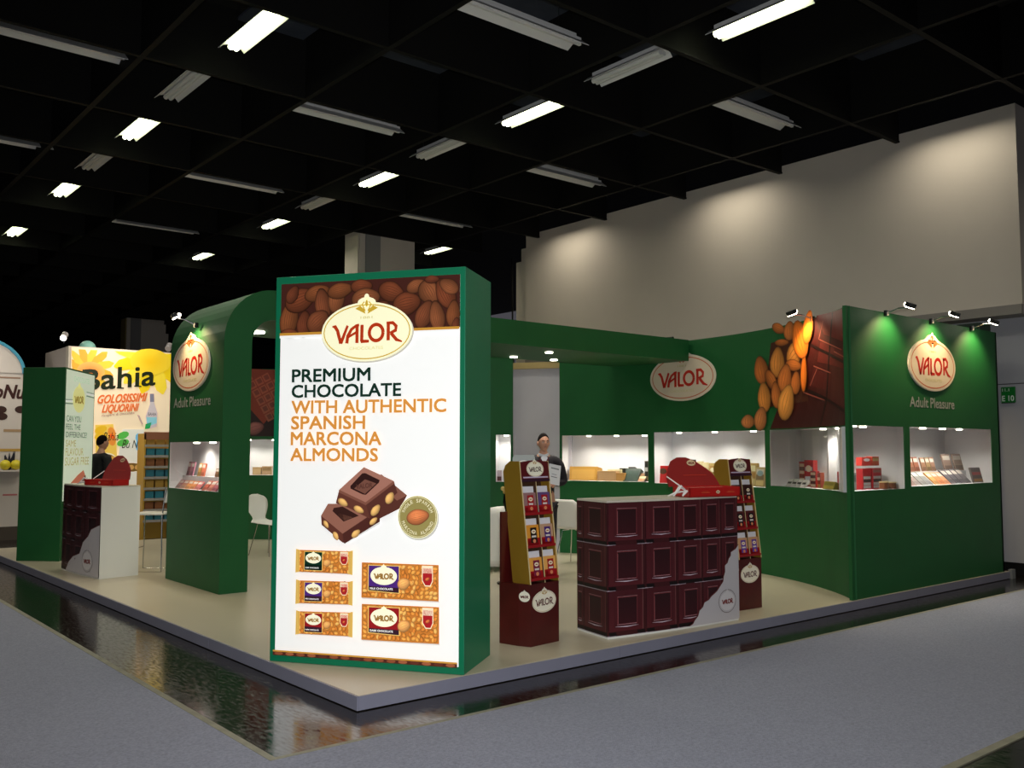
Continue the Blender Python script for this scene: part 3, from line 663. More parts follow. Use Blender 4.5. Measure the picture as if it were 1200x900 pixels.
for s, x0, yb, yt, x1, c in (('CAN YOU', 102, 412, 368, 205, (66, 78, 64)), ('FEEL THE', 98, 468, 428, 200, (66, 78, 64)), ('DIFFERENCE?', 98, 524, 484, 245, (66, 78, 64)), ('SAME', 96, 590, 542, 168, (176, 156, 100)), ('FLAVOUR', 94, 654, 600, 220, (176, 156, 100)), ('SUGAR FREE', 90, 724, 666, 258, (176, 156, 100))):
    a, t, e = lp(x0, yb), lp(x0, yt), lp(x1, yb); P.text(s, a[0], a[1], t[1]-a[1], c, e[0]-a[0], .0)
P.up(); P.poly([lp(*p) for p in ((125, 852), (180, 790), (220, 755), (232, 790), (235, 850))], (188, 108, 84)); P.up(); P.poly([lp(*p) for p in ((205, 852), (222, 800), (235, 790), (236, 850))], (92, 56, 44))
P.build('graphic_panel', INK_BACKLIT2, ltw)
# ---- oval boards and lettering on the walls
def oval_sign(S, cx, cy, hw, parent, lod=2, sx=1, ratio=.56, ink=(186, 40, 24), cream=(216, 200, 178)):
    q = MB(); n = 48; o = []
    for i in range(n):
        g = 2*math.pi*i/n; u, v = math.cos(g)*hw*sx, math.sin(g)*hw*ratio
        if abs(math.cos(g)) < .27 and v > 0: v += hw*ratio*.2*(1-(abs(math.cos(g))/.27)**1.5)
        o.append((cx+u, cy+v))
    F_ = [S.at(u, v, .022) for u, v in o]; B_ = [S.at(u, v, .002) for u, v in o]
    q.add(B_+F_, [tuple(range(n, 2*n))]+[(i, (i+1) % n, n+(i+1) % n, n+i) for i in range(n)]); q.build('oval_sign', mat('sign_board', (222, 210, 190), .5), parent)
    P = Print(S, .024, .0008); logo(P, cx, cy, hw*.97, ratio, cream, (190, 90, 50), ink, lod, sx=sx); P.build('sign_print', INK, parent)
LS = Flat((RS.at(th2u(1.5), 0, 0).x, RS.at(th2u(1.5), 0, 0).y), (math.sin(math.radians(1.5)), -math.cos(math.radians(1.5))))
a = LS.px(801.5, 442.5); e = LS.px(840, 442); e0 = LS.px(763, 442)
LS2 = Flat((10.40, 8.6), (.02, -1)); a = LS2.px(801.5, 442.5); e = LS2.px(840.3, 442); e0 = LS2.px(763, 442)
oval_sign(LS2, (e[0]+e0[0])/2, a[1], (e[0]-e0[0])/2, curved, ratio=.56)
a = FB.px(1090, 428.5); e0, e = FB.px(1063, 424)[0], FB.px(1117.5, 430)[0]; oval_sign(FB, (e+e0)/2, 2.715, (e-e0)/2, blk, ratio=.545)
def lettering(S, u0, u1, v, h, parent):
    W = u1-u0
    for wd, a, b2 in (('Adult', 0, .40), ('Pleasure', .45, 1)):
        P = Print(S, .004, .001); P.text(wd, u0+W*a, v, h, (150, 154, 146), W*(b2-a), .02)
        n = len(wd)
        P.build('wall_lettering', INK, parent)
lettering(FB, FB.px(1066, 476)[0], FB.px(1118, 479)[0], 2.2, .12, blk)
e0, e = SL.px(204.8, 428)[0], SL.px(247.3, 426)[0]; oval_sign(SL, (e+e0)/2, 2.71, (e-e0)/2, portal, ratio=.54, lod=2)
lettering(SL, SL.px(204, 478)[0], SL.px(247, 476)[0], 2.21, .12, portal)
# ---- picture of almonds and chocolate on the curved wall
P = Print(RS, .004, .0012)
def cpx(L): return [(RS.px(*p)[0], min(RS.px(*p)[1], 3.25)) for p in L]
P.quadpx([(944, 375.5), (988.3, 360.5), (990.6, 498), (903, 502.5)], (66, 20, 18), 8); P.up()
for q, c in (([(962, 400), (987, 412), (989, 432), (958, 424)], (92, 30, 26)), ([(957, 370), (987, 362), (988, 400), (966, 392)], (104, 34, 28)), ([(955, 430), (974, 438), (972, 458), (948, 452)], (78, 24, 22)), ([(978, 440), (989, 446), (990, 478), (975, 470)], (70, 22, 20)),
             ([(942, 460), (968, 470), (962, 496), (930, 497)], (60, 18, 18)), ([(972, 474), (990, 484), (990, 497), (966, 497)], (58, 18, 18))):
    P.quadpx(q, c, 3)
P.up()
for L in ([(950, 404), (972, 415), (989, 424)], [(945, 456), (970, 468), (990, 482)], [(976, 366), (972, 420), (969, 470), (962, 498)]):
    P.line(cpx(L), .035, (30, 10, 10))
for L in ([(961, 398), (987, 410)], [(954, 429), (974, 437)], [(940, 459), (967, 469)], [(966, 372), (960, 398)], [(958, 432), (950, 452)], [(978, 412), (989, 418)]):
    P.line(cpx(L), .014, (150, 78, 66))
P.up()
P.quadpx([(904, 402), (944, 388), (948, 470), (895, 478)], (70, 34, 22), 6); P.up()
for x, y, a, b2, rt, c in ((913, 385, 8, 4.5, -20, 0), (926, 388, 10, 7, 80, 1), (917, 401.5, 9, 4, -5, 0), (932, 415, 10, 9, 30, 2), (912, 425, 17, 9, 83, 2), (893, 434, 14, 8, 105, 0), (931, 428, 10, 6, -10, 0), (905, 446, 10, 5, -50, 0), (921, 444, 13, 8, 70, 1), (934, 449, 12, 6, 80, 0),
    (897, 466, 17, 8, 97, 2), (911, 463, 15, 6, 98, 1), (923, 472, 15, 9, 65, 3), (878, 494, 9, 9, 90, 4), (893, 491, 11, 7, 70, 4), (944, 438, 22, 4, 86, 5), (940, 398, 16, 9, 115, 5), (949, 384, 14, 6, 70, 5)):
    col = [(176, 98, 44), (184, 104, 48), (206, 130, 58), (214, 142, 66), (192, 118, 66), (236, 120, 36)][c]
    u, v = RS.px(x, y); k = (RS.px(x+4, y)[0]-RS.px(x-4, y)[0])/8; kv = (RS.px(x, y-4)[1]-RS.px(x, y+4)[1])/8
    a, b2 = a*.88, b2*.92
    P.almond(u, v, a*(kv*abs(math.sin(math.radians(rt)))+k*abs(math.cos(math.radians(rt)))), b2*(k*abs(math.sin(math.radians(rt)))+kv*abs(math.cos(math.radians(rt)))), math.radians(rt), col, .5, 1.15, 3, 16); P.up(.8)
for i, (u, v, w_) in enumerate([]): pass
P.build('almond_picture', INK, curved)
# ---- picture in the inner left wall
P = Print(IW, .004, .0012); P.rect(.0, 1.93, 3.0, 3.12, (48, 34, 34), 1, 1); P.up()
q0 = [IW.px(*p) for p in ((288, 432), (335, 427), (335, 470), (313, 498))]
P.poly(q0[:1]+[IW.px(285, 470)]+[IW.px(309, 497), IW.px(318, 486)]+[IW.px(335, 480), IW.px(335, 434)], (128, 56, 42)); P.up()
for r in range(7):
    for c in range(6):
        bx, by = 291+c*8.2+r*5.0-6, 440+r*9.3-c*4.4
        L = [(bx, by), (bx+7.4, by-4), (bx+11.6, by+4.2), (bx+4.2, by+8)]
        if max(p[1] for p in L) > 496 or min(p[1] for p in L) < 436: continue
        P.poly([IW.px(*p) for p in L][::-1], (168-r*5, 84, 66)); P.up(.4); P.poly([IW.px(bx+2+(p[0]-bx)*.62+.4, by+(p[1]-by)*.6+.4) for p in L][::-1], (128-r*4, 60, 50)); P.up(-.4)
P.up(); u, v = IW.px(299, 502); P.almond(u, v, .16, .12, .3, (142, 88, 84), .5, 1.1, 2)
P.build('chocolate_picture', INK, innerw)
# ================================================================== counters wrapped like a chocolate bar
class Bulge(Flat):
    def __init__(s, o, e, bulge): Flat.__init__(s, o, (e[0]-o[0], e[1]-o[1])); s.L = math.dist(o, e); s.b = bulge
    def at(s, u, v, w=0):
        t = min(max(u/s.L, 0), 1); return Flat.at(s, u, v, w+s.b*4*t*(1-t))
def tiles(P, us, zs, shade=1.0):
    base = P.w
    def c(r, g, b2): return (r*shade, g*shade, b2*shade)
    for a, b2 in zip(us, us[1:]):
        for z0, z1 in zip(zs, zs[1:]):
            P.w = base; W, H = b2-a, z1-z0
            P.rect(a, z0, b2, z1, c(62, 22, 26), 3, 1)
            P.up(); P.rect(a+W*.03, z0+H*.1, b2-W*.06, z1-H*.005, c(84, 30, 36), 3, 1, c(72, 26, 32)); P.up(); P.quad([(a+W*.03, z0+H*.085), (b2-W*.02, z0+H*.085), (b2, z0+H*.005), (a+W*.06, z0+H*.005)], c(20, 10, 12))
            P.quad([(a, z0+H*.012), (b2, z0+H*.012), (b2, z0-H*.008), (a, z0-H*.008)], c(170, 156, 168))
            P.up(); P.rect(a+W*.17, z0+H*.18, b2-W*.13, z1-H*.09, c(74, 26, 32), 2, 1)
            P.line([(b2-W*.07, z0+H*.1), (b2-W*.07, z1-H*.02)], W*.012, c(136, 86, 84)); P.line([(a+W*.03, z0+H*.12), (a+W*.03, z1-H*.02)], W*.014, c(40, 12, 18))
            P.up(); P.rect(a+W*.25, z0+H*.24, b2-W*.22, z1-H*.15, c(118, 52, 56), 2, 1); P.up(); P.rect(a+W*.265, z0+H*.26, b2-W*.235, z1-H*.165, c(58, 20, 26), 2, 1, c(44, 18, 22))
            P.up(); P.line([(a+W*.2, z0+H*.205), (a+W*.5, z0+H*.19), (b2-W*.2, z0+H*.205)], H*.022, c(206, 190, 206), [.2, 1, .2]); P.line([(a+W*.24, z0+H*.245), (b2-W*.25, z0+H*.245)], H*.012, c(206, 176, 186), [.4, .4])
            P.line([(a+W*.25, z1-H*.14), (b2-W*.22, z1-H*.14)], H*.012, c(168, 130, 136), [.6, .6]); P.line([(a+W*.27, z0+H*.27), (a+W*.27, z1-H*.2)], W*.012, c(150, 90, 92))
    P.w = base+P.step*6
def counter(name, label, p0, p1, dv, zt, us, zs, torn, tornz, logo_at, loc, side, shade=1):
    t = thing(name, label, 'counter', loc)
    S = Bulge(p0, p1, .035); q = MB(); n = 16; L = S.L
    fr_ = [S.at(L*i/n, 0) for i in range(n+1)]; poly = [(p.x, p.y) for p in fr_]+[(p1[0]+dv[0], p1[1]+dv[1]), (p0[0]+dv[0], p0[1]+dv[1])]
    q.prism(poly, PT+.02, zt-.018); q.build('counter_body', WHITEG, t)
    q = MB(); q.prism([(p[0], p[1]) for p in poly], zt-.018, zt); q.build('counter_top', mat('counter_top', (206, 200, 184), .35), t)
    q = MB(); q.prism(poly, PT, PT+.02); q.build('plinth', WHITEG, t)
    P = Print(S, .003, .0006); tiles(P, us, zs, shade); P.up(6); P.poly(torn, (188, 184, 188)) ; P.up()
    P.line(tornz, .012, (92, 44, 44), [.5]+[1]*(len(tornz)-2)+[.5])
    P.up(); P.ring(logo_at[0], logo_at[1], logo_at[2], logo_at[2]*.86, .006, (120, 110, 106), 30); P.up(); logo(P, logo_at[0], logo_at[1]-.0, logo_at[2]*.85, .8, (206, 202, 204), (150, 140, 140), (120, 50, 48), 0)
    P.build('chocolate_wrap', INK, t)
    if side:
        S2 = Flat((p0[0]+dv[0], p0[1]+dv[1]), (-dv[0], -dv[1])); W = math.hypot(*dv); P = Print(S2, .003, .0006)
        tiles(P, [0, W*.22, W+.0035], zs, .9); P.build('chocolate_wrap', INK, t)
    return t, S
pA, pB = (5.708, 5.643), (7.311, 5.50)
S = Bulge(pA, pB, .035)
us = [S.px(x, 650)[0] for x in (712, 753, 790, 819.7, 843)]+[S.L]; us[0] = -.0035
zs = [PT+.02, PT+.40, PT+.785, 1.245]
def c1(x, y): return S.px(660+x/3.6, 520+y/3.6)
tz = [c1(*p) for p in ((722, 425), (700, 455), (690, 482), (672, 512), (666, 560), (655, 592), (612, 640), (582, 665), (560, 700), (540, 740), (516, 780))]
tz[0] = (S.L, tz[0][1]); tz[-1] = (tz[-1][0], PT+.02)
tzd = []
for a, b2 in zip(tz, tz[1:]): tzd += [a, ((a[0]+b2[0])/2+.012, (a[1]+b2[1])/2-.006)]
tzd.append(tz[-1])
kk = 6; base_ = [(tz[-1][0]+(S.L-tz[-1][0])*i/kk, PT+.02) for i in range(1, kk+1)]
lg = c1(684, 648)
counter('chocolate_counter', 'counter wrapped as a dark chocolate bar with a torn white corner, at front right', pA, pB, (.10, .47), 1.262, us, zs, tzd+base_, tzd, (lg[0], lg[1]-.03, .125), (6.5, 5.8, PT), True)
qA, qB = (3.376, 13.535), (3.473, 12.185)
S = Bulge(qA, qB, .035)
def c2(x, y): return S.px(60+x/6.43, 550+y/6.43)
tz = [c2(*p) for p in ((376, 420), (320, 450), (300, 500), (265, 545), (240, 630), (190, 650), (155, 690), (125, 780))]; tz[0] = (S.L, tz[0][1]); tz[-1] = (tz[-1][0], PT+.02)
base_ = [(tz[-1][0]+(S.L-tz[-1][0])*i/kk, PT+.02) for i in range(1, kk+1)]
lg = c2(292, 690)
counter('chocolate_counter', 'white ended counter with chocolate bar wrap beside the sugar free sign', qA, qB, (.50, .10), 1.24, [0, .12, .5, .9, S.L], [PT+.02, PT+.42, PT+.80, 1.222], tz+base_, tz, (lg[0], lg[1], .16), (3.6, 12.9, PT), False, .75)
# ---- red presentation cases
REDC = mat('red_card', (178, 24, 20), .4, var=.04); REDD = mat('deep_red_card', (140, 12, 12), .5)
def red_case(label, FL, FR, dv, z, lid, lidface, h=.09, sz=1):
    t = thing('red_gift_case', label, 'case', (FL[0], FL[1], z)); q = MB(); FL, FR, dv = Vector((*FL, z)), Vector((*FR, z)), Vector((*dv, 0)); r = FR-FL
    q.obox(FL, r, dv, (0, 0, .008))
    th = .012; rn_, dn = r.normalized()*th, dv.normalized()*th
    q.obox(FL, r, dn, (0, 0, h)); q.obox(FL+dv-dn, r, dn, (0, 0, h)); q.obox(FL, rn_, dv, (0, 0, h)); q.obox(FR-rn_, rn_, dv, (0, 0, h)); q.build('case_body', REDC, t)
    q = MB(); q.obox(FL+rn_+dn+Vector((0, 0, h*.75)), r-rn_*2, dv-dn*2, (0, 0, .01)); q.build('inner_tray', mat('tray_card', (196, 150, 140), .6), t)
    S = Slab(FL, r, (0, 0, 1)); 
    P = Print(S, .002, .0006); W = r.length; logo(P, W*.55, h*.5, h*.26, .62, (226, 206, 170), (190, 150, 90), (150, 30, 20), 0)
    for a in (.3, .8): P.rect(W*a-.05, h*.42, W*a+.05, h*.5, (206, 80, 50)); P.rect(W*a-.035, h*.56, W*a+.035, h*.6, (206, 80, 50))
    P.build('case_print', INK, t)
    # raised lid with an arched outline
    hb = FL+dv+Vector((0, 0, h)); n = 22; W2 = lid[0]; up = Vector((0, 0, lid[1])); bk = dv.normalized()*lid[2]; rr = r.normalized()
    o = [Vector((0, 0, 0))]; prof = lidface
    f_ = [hb+rr*(x*W2+lid[3])+up*y+bk*y for x, y in prof]; nn = rr.cross((up+bk).normalized())*.014; m = len(f_)
    q = MB(); q.add(f_+[p+nn*-1 for p in f_], [tuple(range(m)), tuple(range(2*m-1, m-1, -1))]+[(i, m+i, m+(i+1) % m, (i+1) % m) for i in range(m)]); q.build('case_lid', REDD, t)
    S = Slab(hb+rr*lid[3], rr, (up+bk)); P = Print(S, .003, .0008); hh_ = (up+bk).length
    logo(P, W2*.5, hh_*.8, W2*.085, .55, (222, 200, 160), (170, 130, 80), (120, 30, 20), 0); P.rect(W2*.3, hh_*.36, W2*.76, hh_*.38, (190, 60, 40)); P.build('lid_print', INK, t)
    q = MB(); q.tube([FL+rn_*.5+dv*.5+Vector((0, 0, h)), f_[1]+Vector((0, 0, .01))], .006, 6); q.build('lid_stay', mat('ribbon_white', (232, 228, 226), .5), t)
    # ribbon bow
    q = MB(); c = FL+rr*.02+dv*.25+Vector((0, 0, h*.6)); rb = random.Random(5)
    for k in range(5):
        a = k*1.25; e = c-rr*.06+Vector((math.cos(a)*.05, math.sin(a)*.05, .02+.03*math.sin(a*2))); f2 = c-rr*.13+Vector((math.cos(a)*.09, math.sin(a)*.06, -h*.45))
        q.tube([c, e, f2], [.004, .012, .005], 6)
    q.ball(c-rr*.015, .02, 8, 6); q.build('ribbon_bow', mat('ribbon_white', (232, 228, 226), .5), t)
    return t
arch = [(0, 0), (-.02, .3), (.04, .62), (.12, .88), (.24, 1), (.42, 1.0), (.6, .86), (.78, .62), (.9, .42), (.96, .2), (1.0, 0)]
red_case('open red gift case with raised arched lid lying on the front right counter', (6.66, 5.53), (7.26, 5.42), (.12, .30), 1.263, (.62, .27, .1, -.04), arch)
red_case('open red gift case lying on the counter by the sugar free sign', (3.42, 12.75), (3.60, 12.20), (.22, .06), 1.241, (.56, .30, .12, .02), arch, .075)
# ================================================================== cardboard floor displays
DCARD = mat('dark_chocolate_card', (74, 16, 14), .35, var=.25, vscale=3); DC2 = mat('header_card', (86, 14, 20), .4)
PACKW = mat('pack_white', (222, 220, 226), .5)
def floor_display(label, C, ang, packs, gname):
    t = thing('cardboard_floor_display', label, 'display stand', (C[0], C[1], PT)); a = math.radians(ang); r = Vector((math.cos(a), math.sin(a), 0)); bk = Vector((-r.y, r.x, 0)); c0 = Vector((C[0], C[1], 0)); Z = Vector((0, 0, 1))
    Wd = .345
    def at(x, y, z): return c0+r*x+bk*y+Z*z
    q = MB(); poly = [at(*p, 0) for p in ((0, 0), (Wd, 0), (Wd+.03, .1), (Wd+.03, .3), (-.06, .3), (-.035, .105))]; q.prism([(p.x, p.y) for p in poly], PT, .60); q.build('display_base', DCARD, t)
    q = MB(); q.obox(at(-.075, .262, .6), r*(Wd+.09), bk*.02, Z*.58); q.build('rear_card', DCARD, t)
    lean = lambda z: .125*(z-.6)
    D = .2; zb, zt = .60, 1.60
    for x in (-.004, Wd-.002):      # gold side panels with a rounded shoulder
        o = [(0, zb), (0, zt), (D*.55, zt-.0), (D*.85, zt-.035), (D, zt-.09), (D, zb)]; A = [at(x, y+lean(z), z) for y, z in o]; B = [p+r*.006 for p in A]; n = len(o)
        q = MB(); q.add(A+B, [tuple(range(n)), tuple(range(2*n-1, n-1, -1))]+[(i, n+i, n+(i+1) % n, (i+1) % n) for i in range(n)]); q.build('side_panel', GOLDC, t)
        q = MB(); q.obox(at(x-.001, lean(zb)-.004, zb), r*.008, bk*.006, Z*0+(at(0, lean(zt), zt)-at(0, lean(zb), zb))); q.build('panel_edge', mat('card_edge', (214, 190, 140), .6), t)
    q = MB(); q.obox(at(0, .1+lean(zb), zb), r*Wd, bk*.006, at(0, lean(zt-.02), zt-.02)-at(0, lean(zb), zb)); q.build('back_panel', mat('display_back', (66, 40, 20), .6), t)
    q = MB(); q.obox(at(.17, .0+lean(zb), zb), r*.006, bk*.1, at(0, lean(1.43), 1.43)-at(0, lean(zb), zb)); q.build('divider', mat('display_back', (66, 40, 20), .6), t)
    q = MB(); q.obox(at(.171, -.003+lean(zb), zb), r*.004, bk*.003, at(0, lean(1.43), 1.43)-at(0, lean(zb), zb)); q.build('panel_edge', mat('card_edge', (214, 190, 140), .6), t)
    # header card
    S = Slab(at(0, lean(1.43)-.004, 1.43), r, Vector((0, 0, 1))+bk*.125)
    n = 10; o = [(0, 0), (Wd, 0)]+[(Wd-Wd*i/n, .165+.014*math.sin(math.pi*i/n)) for i in range(n+1)]; A = [S.at(u, v, 0) for u, v in o]; B = [S.at(u, v, -.01) for u, v in o]; m = len(o)
    q = MB(); q.add(A+B, [tuple(range(m)), tuple(range(2*m-1, m-1, -1))]+[(i, m+i, m+(i+1) % m, (i+1) % m) for i in range(m)]); q.build('header_card', DC2, t)
    P = Print(S, .002, .0008); P.rect(.0, .0, Wd, .022, (50, 22, 40)); P.rect(.02, .03, Wd-.02, .042, (190, 176, 200)); P.up(); logo(P, Wd*.5, .105, .105, .62, (240, 236, 214), (190, 150, 80), (70, 36, 30), 1); P.build('header_print', INK, t)
    S = Flat((C[0], C[1]), (r.x, r.y)); P = Print(S, .002, .0008); logo(P, Wd*.47, .45, .145, .62, (238, 232, 212), (190, 160, 100), (90, 30, 26), 1); P.build('base_print', INK, t)
    e = at(-.035, .105, 0); S = Flat((e.x, e.y), (at(0, 0, 0).x-e.x, at(0, 0, 0).y-e.y)); P = Print(S, .002, .0008); logo(P, .055, .5, .05, .85, (238, 232, 212), (190, 160, 100), (90, 30, 26), 0); P.build('base_print', INK, t)
    k = 0
    for row, zz_ in enumerate((1.155, .89, .625)):
        q = MB(); q.obox(at(.003, -.002+lean(zz_), zz_), r*(Wd-.006), bk*.1, Z*.008)
        q.obox(at(.003, -.006+lean(zz_), zz_), r*(Wd-.006), bk*.006, Z*.022); q.build('shelf', mat('shelf_card', (150, 18, 24), .45), t)
        for cl in (0, 1):
            body, name, extra = packs[k]; k += 1
            p = thing('chocolate_pack', name, 'chocolate', tuple(at(.02+cl*.172, .012+lean(zz_), zz_+.009)), gname)
            q = MB(); q.obox(at(.012+cl*.172, .004+lean(zz_), zz_+.009), r*.148, bk*.06, (Z+bk*.125)*.175); q.build('carton', mat('carton_%d_%d_%d' % body, body, .4), p)
            q = MB(); q.obox(at(.012+cl*.172, .045+lean(zz_), zz_+.175), r*.148, bk*.006, (Z+bk*.125)*.06); q.build('white_header', PACKW, p)
            S = Slab(at(.012+cl*.172, .002+lean(zz_), zz_+.009), r, Z+bk*.125); P = Print(S, .001, .0007); P.rect(.0, .0, .148, .07, (158, 18, 26))
            P.rect(.0, .0, .13, .055, (158, 18, 26)); P.up(); P.rect(.04, .03, .115, .155, extra); P.up(); P.ell(.078, .122, .026, .017, (240, 226, 196), 14); P.rect(.052, .075, .104, .09, (214, 206, 200)); P.ell(.08, .045, .018, .016, (214, 130, 90), 10); P.up(); P.rect(.064, .118, .092, .126, (150, 60, 40)); P.build('pack_print', INK, p)
RR, PU, OR_, BK = (160, 24, 30), (72, 38, 110), (222, 148, 50), (34, 22, 18)
floor_display('cardboard floor display with gold side, left of the chocolate counter', (5.008, 5.822), 6.1, [
    ((150, 110, 110), 'red fronted pack at top left of the near floor display', RR), ((96, 70, 120), 'red fronted pack with purple side, top right of the near floor display', RR),
    (OR_, 'orange pack with black front in middle row of the near display', BK), ((190, 150, 120), 'purple fronted pack in the middle row of the near display', PU),
    ((226, 160, 70), 'orange pack with red and purple front, bottom left of the near display', (120, 30, 60)), ((228, 168, 90), 'orange pack with red front, bottom right of the near display', RR)], 'packs in the near floor display')
floor_display('cardboard floor display behind the right end of the chocolate counter', (7.736, 5.80), -2, [
    ((60, 24, 22), 'dark pack at top left of the far floor display, half hidden', (60, 26, 24)), ((54, 24, 20), 'dark brown pack at top right of the far floor display', (48, 22, 20)),
    ((80, 20, 24), 'black fronted pack, middle left of the far floor display', (26, 18, 28)), ((84, 20, 24), 'black fronted pack, middle right of the far floor display', (24, 18, 28)),
    ((196, 150, 110), 'violet fronted pack, bottom left of the far floor display', (96, 60, 150)), ((200, 150, 110), 'violet fronted pack, bottom right of the far floor display', (96, 60, 150))], 'packs in the far floor display')
# ================================================================== things in the display windows
def shift(S, d):
    if isinstance(S, Round): return Round(S.cx, S.cy, S.R+d)
    o = S.at(0, 0, -d); return Flat((o.x, o.y), (S.r.x, S.r.y))
def item(kind, S, d, x0, y0, x1, y1, z, col, label, group, t=.05, lean=0, strips=(), cat=None, spot=None, round_=0):
    Q = shift(S, d); a = Q.px(x0, (y0+y1)/2); b2 = Q.px(x1, (y0+y1)/2); top = Q.px((x0+x1)/2, y0)[1]; bot = Q.px((x0+x1)/2, y1)[1]
    W = b2[0]-a[0]; H = max(top-bot, .02); z0 = z+.002
    pa, pb = Q.at(a[0], 0), Q.at(b2[0], 0); r = (pb-pa).normalized(); bk = Vector((-r.y, r.x, 0))
    o = Vector((pa.x, pa.y, z0)); L = math.radians(lean); up = Vector((0, 0, math.cos(L)))+bk*math.sin(L); H2 = min(H/max(math.cos(L), .35), .45)
    base = thing(kind, label, cat or 'chocolate', tuple(o), group)
    th = up.cross(r) if False else r.cross(up)*-1
    m = mat('carton_%d_%d_%d' % col, col, .4)
    if round_:
        q = MB(); c = o+r*W/2+bk*t/2; q.tube([c+Vector((0, 0, 0)), c+Vector((0, 0, H))], W/2, 16); q.build('tin', m, base, bevel=.003)
        q = MB(); q.tube([c+Vector((0, 0, H)), c+Vector((0, 0, H+.012))], W/2*1.03, 16); q.build('tin_lid', mat('carton_%d_%d_%d' % strips[0], strips[0], .4), base)
        return base
    q = MB(); lift = Vector((0, 0, t*math.sin(L))); q.obox(o+lift*0, r*W, th*t, up*H2); q.build('carton', m, base)
    Sl = Slab(o, r, up); P = Print(Sl, .0015, .001)
    n = len(strips)
    for i, c in enumerate(strips): P.rect(W*.08, H2*(.06+.88*i/n), W*.92, H2*(.06+.88*(i+.85)/n), c)
    if spot: P.up(); P.ell(W*.5, H2*.68, W*.34, min(W*.22, H2*.18), spot, 14)
    if strips or spot: P.build('carton_print', INK, base)
    return base
RED, CR_, WH, GD, DK = (160, 28, 30), (226, 206, 180), (226, 224, 222), (190, 150, 80), (30, 30, 28)
z1_ = ZW0-.02
G = 'goods in the left back window'
item('gold_tray', RS, .2, 667, 547, 699, 563, z1_, (198, 146, 62), 'long gold tray at the left of the window right of the standing man', G, .22, 8, [(214, 164, 84)], 'tray')
item('cardboard_box', RS, .14, 700, 552, 722, 563.5, z1_, (216, 170, 120), 'plain tan box beside the gold tray', G, .12, 0, [(222, 178, 130)], 'box')
item('cardboard_box', RS, .34, 712, 543, 728, 556, z1_, (222, 208, 160), 'cream box standing behind the plain tan box', G, .08, 0, [(226, 214, 170), (206, 186, 120)], 'box')
item('gift_box', RS, .13, 722, 554, 732, 563.5, z1_, (206, 150, 80), 'small orange tan box right of the plain tan box', G, .1, 0, [(216, 160, 90)], 'box')
item('chocolate_box', RS, .38, 726, 539.5, 733, 554, z1_, DK, 'narrow black box standing behind the dark green one', G, .05, 0, [(70, 66, 60), (30, 30, 28)])
item('chocolate_box', RS, .12, 730, 550, 747, 565, z1_, (18, 38, 28), 'dark green box lying tilted in the left back window', G, .09, 30, [(24, 48, 36)])
item('chocolate_box', RS, .24, 734, 539.5, 742, 556, z1_, (22, 26, 22), 'black and white patterned box above the dark green one', G, .05, 18, [(26, 30, 26), (190, 190, 186), (30, 32, 30)])
item('praline_tray', RS, .12, 746, 554, 755, 564, z1_, (70, 46, 26), 'small tray of brown pralines right of the dark green box', G, .1, 45, [(160, 110, 60), (210, 180, 130), (120, 80, 40)])
item('chocolate_box', RS, .2, 755.5, 540, 759.5, 564, z1_, (60, 56, 40), 'tall dark box at the right edge of the left back window', G, .05, 0, [(150, 130, 70), (40, 40, 34), (200, 200, 190), (40, 40, 34)])
z2_ = ZW0-.03; G = 'goods in the middle back window'
item('gift_box', RS, .14, 770, 547, 783, 567, z2_, (196, 26, 24), 'bright red box at the left of the middle window behind the open case', G, .07, 5, [], 'box', (90, 60, 40))
for k, (x, c) in enumerate(((797, (60, 56, 44)), (803, (66, 60, 46)), (809, (74, 70, 54)))):
    item('chocolate_jar', RS, .36, x, 538.5, x+4.5, 566, z2_, c, ['first', 'second', 'third'][k]+' slim dark jar from the left behind the red lid', G, .05, 0, [(210, 206, 190), c, (180, 176, 160)], 'jar')
for k, (x, c) in enumerate(((817, (214, 196, 150)), (823, (222, 206, 160)))):
    item('cookie_box', RS, .3, x, 540+k, x+5.5, 566, z2_, c, ['cream box with round picture behind the lid slope', 'second cream box right of the one with round picture'][k], G, .05, 0, [c, (170, 110, 50), c, (150, 90, 50), c], 'box')
item('cookie_box', RS, .3, 831, 541.5, 840, 566, z2_, (188, 160, 96), 'tan box standing left of the far display header', G, .06, 0, [(206, 186, 130), (170, 130, 70)], 'box', (226, 214, 180))
item('cookie_box', RS, .34, 839.5, 539.5, 846, 566, z2_, (200, 60, 50), 'box with a red top just left of the far display header', G, .05, 0, [(222, 210, 170), (222, 210, 170), (120, 30, 30)], 'box')
item('gift_basket', RS, .2, 879, 541, 886, 568, z2_, (170, 140, 80), 'upright tan box right of the far floor display', G, .06, 0, [(200, 180, 120), (160, 120, 60), (214, 204, 160)], 'box')
item('gift_basket', RS, .14, 884.5, 546, 895, 569, z2_, (150, 130, 80), 'wrapped box at the right end of the middle window', G, .1, 6, [(190, 170, 110), (110, 90, 60), (176, 170, 150)], 'box', (120, 140, 140))
z3_ = ZW0; G = 'goods in the curved window by the corner'
item('chocolate_box', RS, .32, 936.5, 534.5, 943, 563, z3_, RED, 'tall red box at the back of the window left of the corner', G, .05, 0, [RED, CR_, (120, 60, 40), CR_, (110, 80, 70), CR_])
item('chocolate_box', RS, .28, 942.5, 532, 953, 563, z3_, (170, 26, 30), 'tallest red box in the window left of the corner', G, .06, 0, [CR_, (206, 210, 220), (170, 26, 30), (150, 160, 176), (150, 26, 30)], None, CR_)
item('chocolate_box', RS, .14, 949.5, 548.5, 956, 568, z3_, RED, 'small red box in front of the tallest red box', G, .05, 0, [CR_, (90, 30, 24), CR_, (60, 30, 24), CR_])
